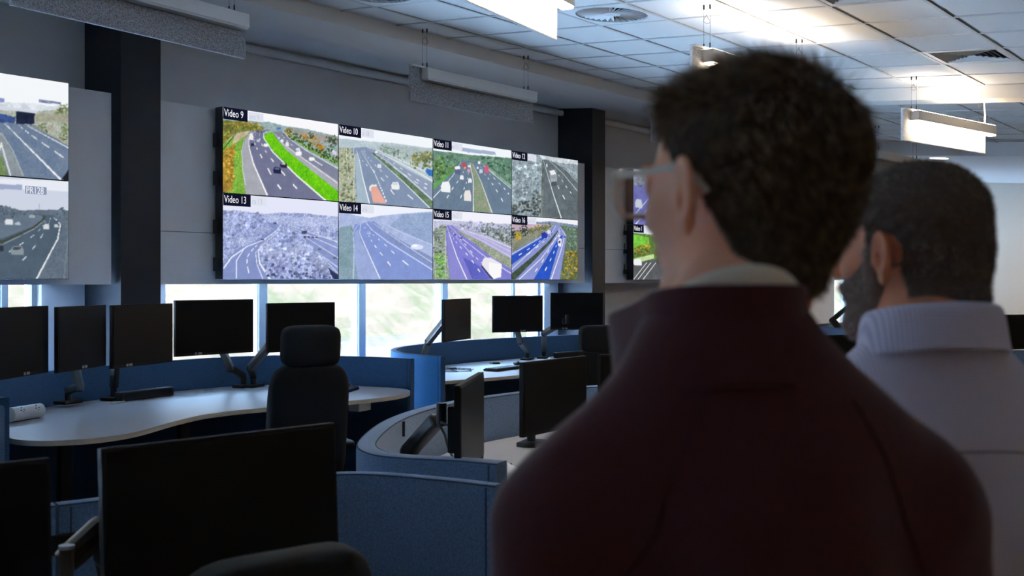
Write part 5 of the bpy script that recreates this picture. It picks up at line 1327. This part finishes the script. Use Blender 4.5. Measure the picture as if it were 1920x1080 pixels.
# --- the taller man, dark red sweater
FA = YAW - math.atan((1395 - 960) / FOC)                     # bearing of the view ray through his head
h1 = dep(1390, 372, .98)
def rib_cloth(name, col, dark, kind):
    m = mat(name, col, .92, spec=.2, sheen=.3 if kind == 'knit' else .05); nt = m.node_tree; b = nt.nodes['Principled BSDF']
    tc = nt.nodes.new('ShaderNodeTexCoord')
    if kind == 'knit':
        wv = nt.nodes.new('ShaderNodeTexNoise'); wv.inputs['Scale'].default_value = 420; wv.inputs['Detail'].default_value = 2
        nt.links.new(tc.outputs['Object'], wv.inputs[0]); f = wv.outputs['Fac']
    else:
        sx = nt.nodes.new('ShaderNodeSeparateXYZ'); nt.links.new(tc.outputs['Object'], sx.inputs[0])
        outs = []
        for ch in ('X', 'Z'):
            k = nt.nodes.new('ShaderNodeMath'); k.operation = 'MULTIPLY'; k.inputs[1].default_value = 2 * math.pi / .0042
            q = nt.nodes.new('ShaderNodeMath'); q.operation = 'SINE'; nt.links.new(sx.outputs[ch], k.inputs[0]); nt.links.new(k.outputs[0], q.inputs[0]); outs.append(q.outputs[0])
        ad = nt.nodes.new('ShaderNodeMath'); ad.operation = 'ADD'; nt.links.new(outs[0], ad.inputs[0]); nt.links.new(outs[1], ad.inputs[1])
        ma = nt.nodes.new('ShaderNodeMath'); ma.operation = 'MULTIPLY_ADD'; ma.inputs[1].default_value = .25; ma.inputs[2].default_value = .5; nt.links.new(ad.outputs[0], ma.inputs[0]); f = ma.outputs[0]
    r = nt.nodes.new('ShaderNodeValToRGB'); r.color_ramp.elements[0].color = (*dark, 1); r.color_ramp.elements[1].color = (*col, 1)
    r.color_ramp.elements[0].position = .3; r.color_ramp.elements[1].position = .7
    nt.links.new(f, r.inputs[0]); nt.links.new(r.outputs[0], b.inputs['Base Color'])
    bp = nt.nodes.new('ShaderNodeBump'); bp.inputs['Strength'].default_value = .3; bp.inputs['Distance'].default_value = .001; nt.links.new(f, bp.inputs['Height']); nt.links.new(bp.outputs[0], b.inputs['Normal'])
    return m
SK1 = skin_mat('fair_skin', (.95, .44, .25), (.82, .34, .19)); SK2 = skin_mat('ruddy_skin', (.84, .34, .17), (.70, .24, .11))
KNIT = rib_cloth('burgundy_knit', (.110, .030, .030), (.070, .018, .019), 'knit')
SHIRT = rib_cloth('checked_shirt', (.82, .75, .84), (.52, .47, .60), 'check')
NX = -.024
BODY1 = FA + R(21); HEAD1 = FA + R(49)
man, HM, HO, dz, top, HO0 = person('person in a burgundy quarter-zip sweater and clear glasses, seen from behind', (h1.x, h1.y), 1.638, BODY1 - R(90), HEAD1 - BODY1,
    dict(skin=SK1, neck=.92, cloth=KNIT, garment='sweater', b=.92, nx=NX, off=(.015, .022), up=.027))
# hair mass: shell over the skull, cut at the hairline
def scalp(S, g, top_g, front, back_z, low):
    S.ell((0, -.014 + low / 2, .022), (.076 + g, .096 + g - low / 2, .080 + top_g), .01); S.ell((0, -.047 + low, -.008), (.066 + g, .062 + g, .064), .02)
    X, Y, Z = np.meshgrid(S.x, S.y, S.z, indexing='ij')
    return X, Y, Z
S = head_grid(.003); X, Y, Z = scalp(S, .003, .002, 0, 0, 0)
S.ell((0, -.038, .026), (.077, .076, .062), .02); nape(S, HM, HO0, .0640, .0590, NX)
S.ell((0, .020, .066), (.058, .060, .024), .02); S.ell((0, -.054, .046), (.064, .055, .050), .02)
cutf = np.where(Z > .045, Y - (.092 - .25 * (Z - .05)), 0)
side = Y - (.036 + (Z - .045) * .85)                               # temple line
side = np.where(Z < .030, np.maximum(side, Y - .018), side)        # side-burn edge before the ear
low = np.where(Z < -.022, np.maximum(Y + .028 + .55 * np.clip(-.03 - Z, 0, 1), -.097 - Z), -1)
earcut = .018 - np.sqrt((Y + .010) ** 2 + ((Z + .012) * .8) ** 2)
S.f = np.maximum(S.f, np.maximum(side, low)).astype(np.float32); S.f = np.where(np.abs(X) > .070, np.maximum(S.f, earcut), S.f).astype(np.float32)
H1 = hair_mat('brown_hair', (.085, .052, .028), (.30, .19, .10)); H1C = mat('brown_hair_base', (.05, .032, .018), .9)
def df1(p, n, rng):
    upf = np.clip((p[:, 2:3] - .03) * 12, 0, 1)
    fl = np.array((0, .55, .25)) * upf + np.array((0, -.35, -.75)) * (1 - upf)
    return n * (.16 + .06 * upf) + fl + rng.normal(0, .09, n.shape)
hair_piece('hair', S, man, HM, HO, 26000, lambda p, rng: (.012 + .018 * np.clip((p[:, 2] - .02) * 14, 0, 1)) * rng.uniform(.6, 1.25, len(p)), df1, H1, .00055, 1, cap_mat=H1C)
def ring_strip(name, m, parent, prof_fn, n=64, a0=0, a1=2 * math.pi, th=.004):
    """cloth band round the neck; prof_fn(angle) gives a list of (radius x, radius y, z, offset) points; angle 0 = front"""
    b = MB(); cols = []
    closed = abs(a1 - a0 - 2 * math.pi) < 1e-6
    for i in range(n + (0 if closed else 1)):
        a = a0 + (a1 - a0) * i / n
        cols.append([b.bm.verts.new(p) for p in prof_fn(a)])
    N = len(cols)
    for i in range(N if closed else N - 1):
        p, q = cols[i], cols[(i + 1) % N]
        for k in range(len(p) - 1): b.bm.faces.new((p[k], q[k], q[k + 1], p[k + 1]))
    o = b.build(name, m, parent, smooth='full', fix=True)
    s = o.modifiers.new('thick', 'SOLIDIFY'); s.thickness = th; s.offset = 1
    u = o.modifiers.new('soft', 'SUBSURF'); u.levels = 1; u.render_levels = 1
    return o
NC = np.array((0, -.035, 0))
def col1(a):
    # a = 0 at the front, runs to the man's left
    fr = max(0, math.cos(a)) ** 2; op = fr * .042
    s, c = math.sin(a), math.cos(a)
    zt = 1.532 - .034 * ((1 + c) / 2) ** 2 + dz; fl = max(0, c) ** 3 * .034 * (1 if s > 0 else -1); zb = 1.452 - .055 * (1 + c) / 2 + dz
    r0x, r0y = .071 + op * 1.0, .075 + op * 1.9; 
    return [Vector((NX - s * (r0x + .016) - fl * .3, c * (r0y + .018) - .037, zb)), Vector((NX - s * (r0x + .004) - fl * .5, c * (r0y + .006) - .037, zb + .028)), Vector((NX - s * r0x - fl * .8, c * r0y - .037, (zb + zt) / 2 + .01)), Vector((NX - s * (r0x - .002) - fl, c * (r0y + .002) - .037, zt - .008)), Vector((NX - s * (r0x - .001) - fl, c * (r0y + .004) - .037, zt))]
ring_strip('collar', KNIT, man, col1, 60, R(22), R(338), .005)
def tee(a):
    s, c = math.sin(a), math.cos(a); zt = 1.549 - .095 * (1 + c) / 2 + dz
    return [Vector((NX - s * .062, c * .066 - .036, zt - .03)), Vector((NX - s * .063, c * .067 - .036, zt - .01)), Vector((NX - s * .063, c * .067 - .036, zt))]
ring_strip('undershirt_neckband', mat('cream_cotton', (.92, .82, .66), .9), man, tee, 48, 0, 2 * math.pi, .003)
# raglan seams on the back, laid on the garment surface
def on_surface(o, pts, out=.001, direction=(0, 1, 0)):
    bpy.context.view_layer.update(); dg = bpy.context.evaluated_depsgraph_get(); oe = o.evaluated_get(dg); res = []
    for p in pts:
        ok, loc, nrm, _ = oe.closest_point_on_mesh(Vector(p))
        if ok: res.append(loc + nrm * out)
    return res
for q in (-1, 1):
    pts = [(q * (.075 + .085 * k / 12), -.14 + .02 * (k / 12), 1.455 + dz - .25 * (k / 12) ** 1.1) for k in range(13)]
    MB().tube(on_surface(top, pts), .0008, n=6).build('raglan_seam', mat('seam_red', (.055, .014, .015), .9), man, smooth=True)
# spectacles
gl = bpy.data.objects.new('spectacles', None); COL.objects.link(gl); gl.parent = man
gl.location = Vector(HO); gl.rotation_euler = (0, 0, HEAD1 - BODY1)
M_ACET = mat('clear_acetate', (.90, .78, .62), .15, spec=.6, trans=.2, ior=1.4)
fr = MB()
for q in (-1, 1):
    c = Vector((q * .036, .104, -.004)); pts = []
    for k in range(32):
        a = 2 * math.pi * k / 32; e = 2 / 3.2
        pts.append(c + Vector((math.copysign(abs(math.cos(a)) ** e, math.cos(a)) * .027, -abs(q * math.cos(a)) * .0 - .004 * (q * math.cos(a)), math.copysign(abs(math.sin(a)) ** e, math.sin(a)) * .0215)))
    fr.tube(pts, .0034, n=8, closed=True)
fr.tube([(-.010, .107, .004), (0, .110, .006), (.010, .107, .004)], .0028, n=8)
fr.build('rims', M_ACET, gl, smooth=True)
for q in (-1, 1):
    MB().beam((q * .064, .098, .012), (q * .083, -.008, .012), .0026, .0065, bevel=.001).beam((q * .083, -.008, .012), (q * .082, -.035, -.012), .0026, .005, bevel=.001).box((q * .064, .1, .012), (.006, .008, .008), bevel=.001).build('temple', M_ACET, gl)
lens = bpy.data.materials.new('lens'); lens.use_nodes = True; nt = lens.node_tree; nt.nodes.clear()
o_ = nt.nodes.new('ShaderNodeOutputMaterial'); tr = nt.nodes.new('ShaderNodeBsdfTransparent'); gs = nt.nodes.new('ShaderNodeBsdfGlossy'); mx = nt.nodes.new('ShaderNodeMixShader')
gs.inputs['Roughness'].default_value = .02; tr.inputs[0].default_value = (.86, .92, .98, 1); mx.inputs[0].default_value = .28
nt.links.new(tr.outputs[0], mx.inputs[1]); nt.links.new(gs.outputs[0], mx.inputs[2]); nt.links.new(mx.outputs[0], o_.inputs[0])
for q in (-1, 1):
    c = Vector((q * .036, .104, -.004)); b = MB(); vv = []
    for k in range(32):
        a = 2 * math.pi * k / 32; e = 2 / 3.2
        vv.append(b.bm.verts.new(c + Vector((math.copysign(abs(math.cos(a)) ** e, math.cos(a)) * .0255, -.004 * (q * math.cos(a)), math.copysign(abs(math.sin(a)) ** e, math.sin(a)) * .020))))
    b.bm.faces.new(vv); b.build('lens', lens, gl)

# --- the shorter man, grey-violet shirt, short hair and beard
FB = YAW - math.atan((1716 - 960) / FOC)
h2 = dep(1708, 470, 1.39)
BODY2 = FB + R(24); HEAD2 = FB + R(60)
man2, HM2, HO2, dz2, top2, HO20 = person('person in a grey-violet checked shirt with cropped dark hair and beard', (h2.x, h2.y), 1.594, BODY2 - R(90), HEAD2 - BODY2,
    dict(skin=SK2, cloth=SHIRT, garment='shirt', b=1.0, fat=.010, w=1.02, neck=1.05, ear=1.1, l=.014, off=(.0, .015), up=.048))
S = head_grid(.003); X, Y, Z = scalp(S, .004, .007, 0, 0, .014)
nape(S, HM2, HO20, .0680, .0680)
S.ell((0, -.032, .052), (.070, .062, .050), .02)
side = Y - (.052 + (Z - .045) * .8); side = np.where(Z < .025, np.maximum(side, Y - .020), side)
low = np.where(Z < -.026, np.maximum(Y + .028 + .45 * np.clip(-.03 - Z, 0, 1), -.086 - Z), -1)
earcut = .023 - np.sqrt((Y + .010) ** 2 + ((Z + .012) * .8) ** 2)
S.f = np.maximum(S.f, np.maximum(side, low)).astype(np.float32); S.f = np.where(np.abs(X) > .070, np.maximum(S.f, earcut), S.f).astype(np.float32)
H2 = hair_mat('dark_cropped_hair', (.11, .085, .066), (.36, .28, .21)); H2C = mat('cropped_hair_base', (.13, .09, .066), .9)
hair_piece('hair', S, man2, HM2, HO2, 24000, lambda p, rng: .007 * rng.uniform(.6, 1.3, len(p)), lambda p, n, rng: n * .7 + np.array((0, .1, -.35)) + rng.normal(0, .3, n.shape), H2, .0005, 2, cap_mat=H2C)
S = head_grid(.003); 
S.ell((0, .032, -.032), (.065, .061, .081), .02); S.cap((-.050, .005, -.072), (-.020, .064, -.102), .021, .017, .022); S.cap((.050, .005, -.072), (.020, .064, -.102), .021, .017, .022); S.ell((0, .072, -.100), (.029, .021, .021), .015)
S.ell((0, .089, -.052), (.026, .012, .007), .006)
X, Y, Z = np.meshgrid(S.x, S.y, S.z, indexing='ij')
S.cap((.066, .012, .0), (.060, .012, -.05), .013, .016, .01); S.cap((-.066, .012, .0), (-.060, .012, -.05), .013, .016, .01)
cut = np.maximum(Z - (.004 - .95 * np.clip(Y - .016, 0, .052)), -.002 - Y)
S.f = np.maximum(S.f, cut); S.f = np.maximum(S.f, .013 - np.sqrt((X * .55) ** 2 + (Y - .098) ** 2 + ((Z + .066) * 1.6) ** 2)).astype(np.float32)
B2 = hair_mat('greying_beard', (.20, .15, .12), (.55, .46, .38))
hair_piece('beard', S, man2, HM2, HO2, 9000, lambda p, rng: .008 * rng.uniform(.6, 1.3, len(p)), lambda p, n, rng: n * .6 + np.array((0, .1, -.7)) + rng.normal(0, .3, n.shape), B2, .0004, 3, cap_mat=mat('beard_base', (.24, .15, .11), .9))
def col2(a):
    s, c = math.sin(a), math.cos(a); f = (1 + c) / 2
    zt = 1.520 - .028 * f + dz2 + .015; zb = zt - .058 - .022 * max(0, c) ** 2
    rx, ry = .074, .080
    return [Vector((-s * (rx - .006), c * (ry - .006) - .042, zt - .045)), Vector((-s * rx, c * ry - .042, zt - .006)), Vector((-s * (rx + .004), c * (ry + .005) - .042, zt)),
            Vector((-s * (rx + .008), c * (ry + .010) - .042, zt - .012)), Vector((-s * (rx + .012), c * (ry + .014) - .042, zb + .012)), Vector((-s * (rx + .015), c * (ry + .018) - .042, zb))]
ring_strip('collar', SHIRT, man2, col2, 60, R(10), R(350), .0025)
pts = [(.17 * k / 12 - 0, -.14, 1.36 + dz2 - .012 * (k / 12) ** 2) for k in range(-12, 13)]
MB().tube(on_surface(top2, pts), .0011, n=6).build('yoke_seam', mat('seam_violet', (.15, .13, .2), .9), man2, smooth=True)
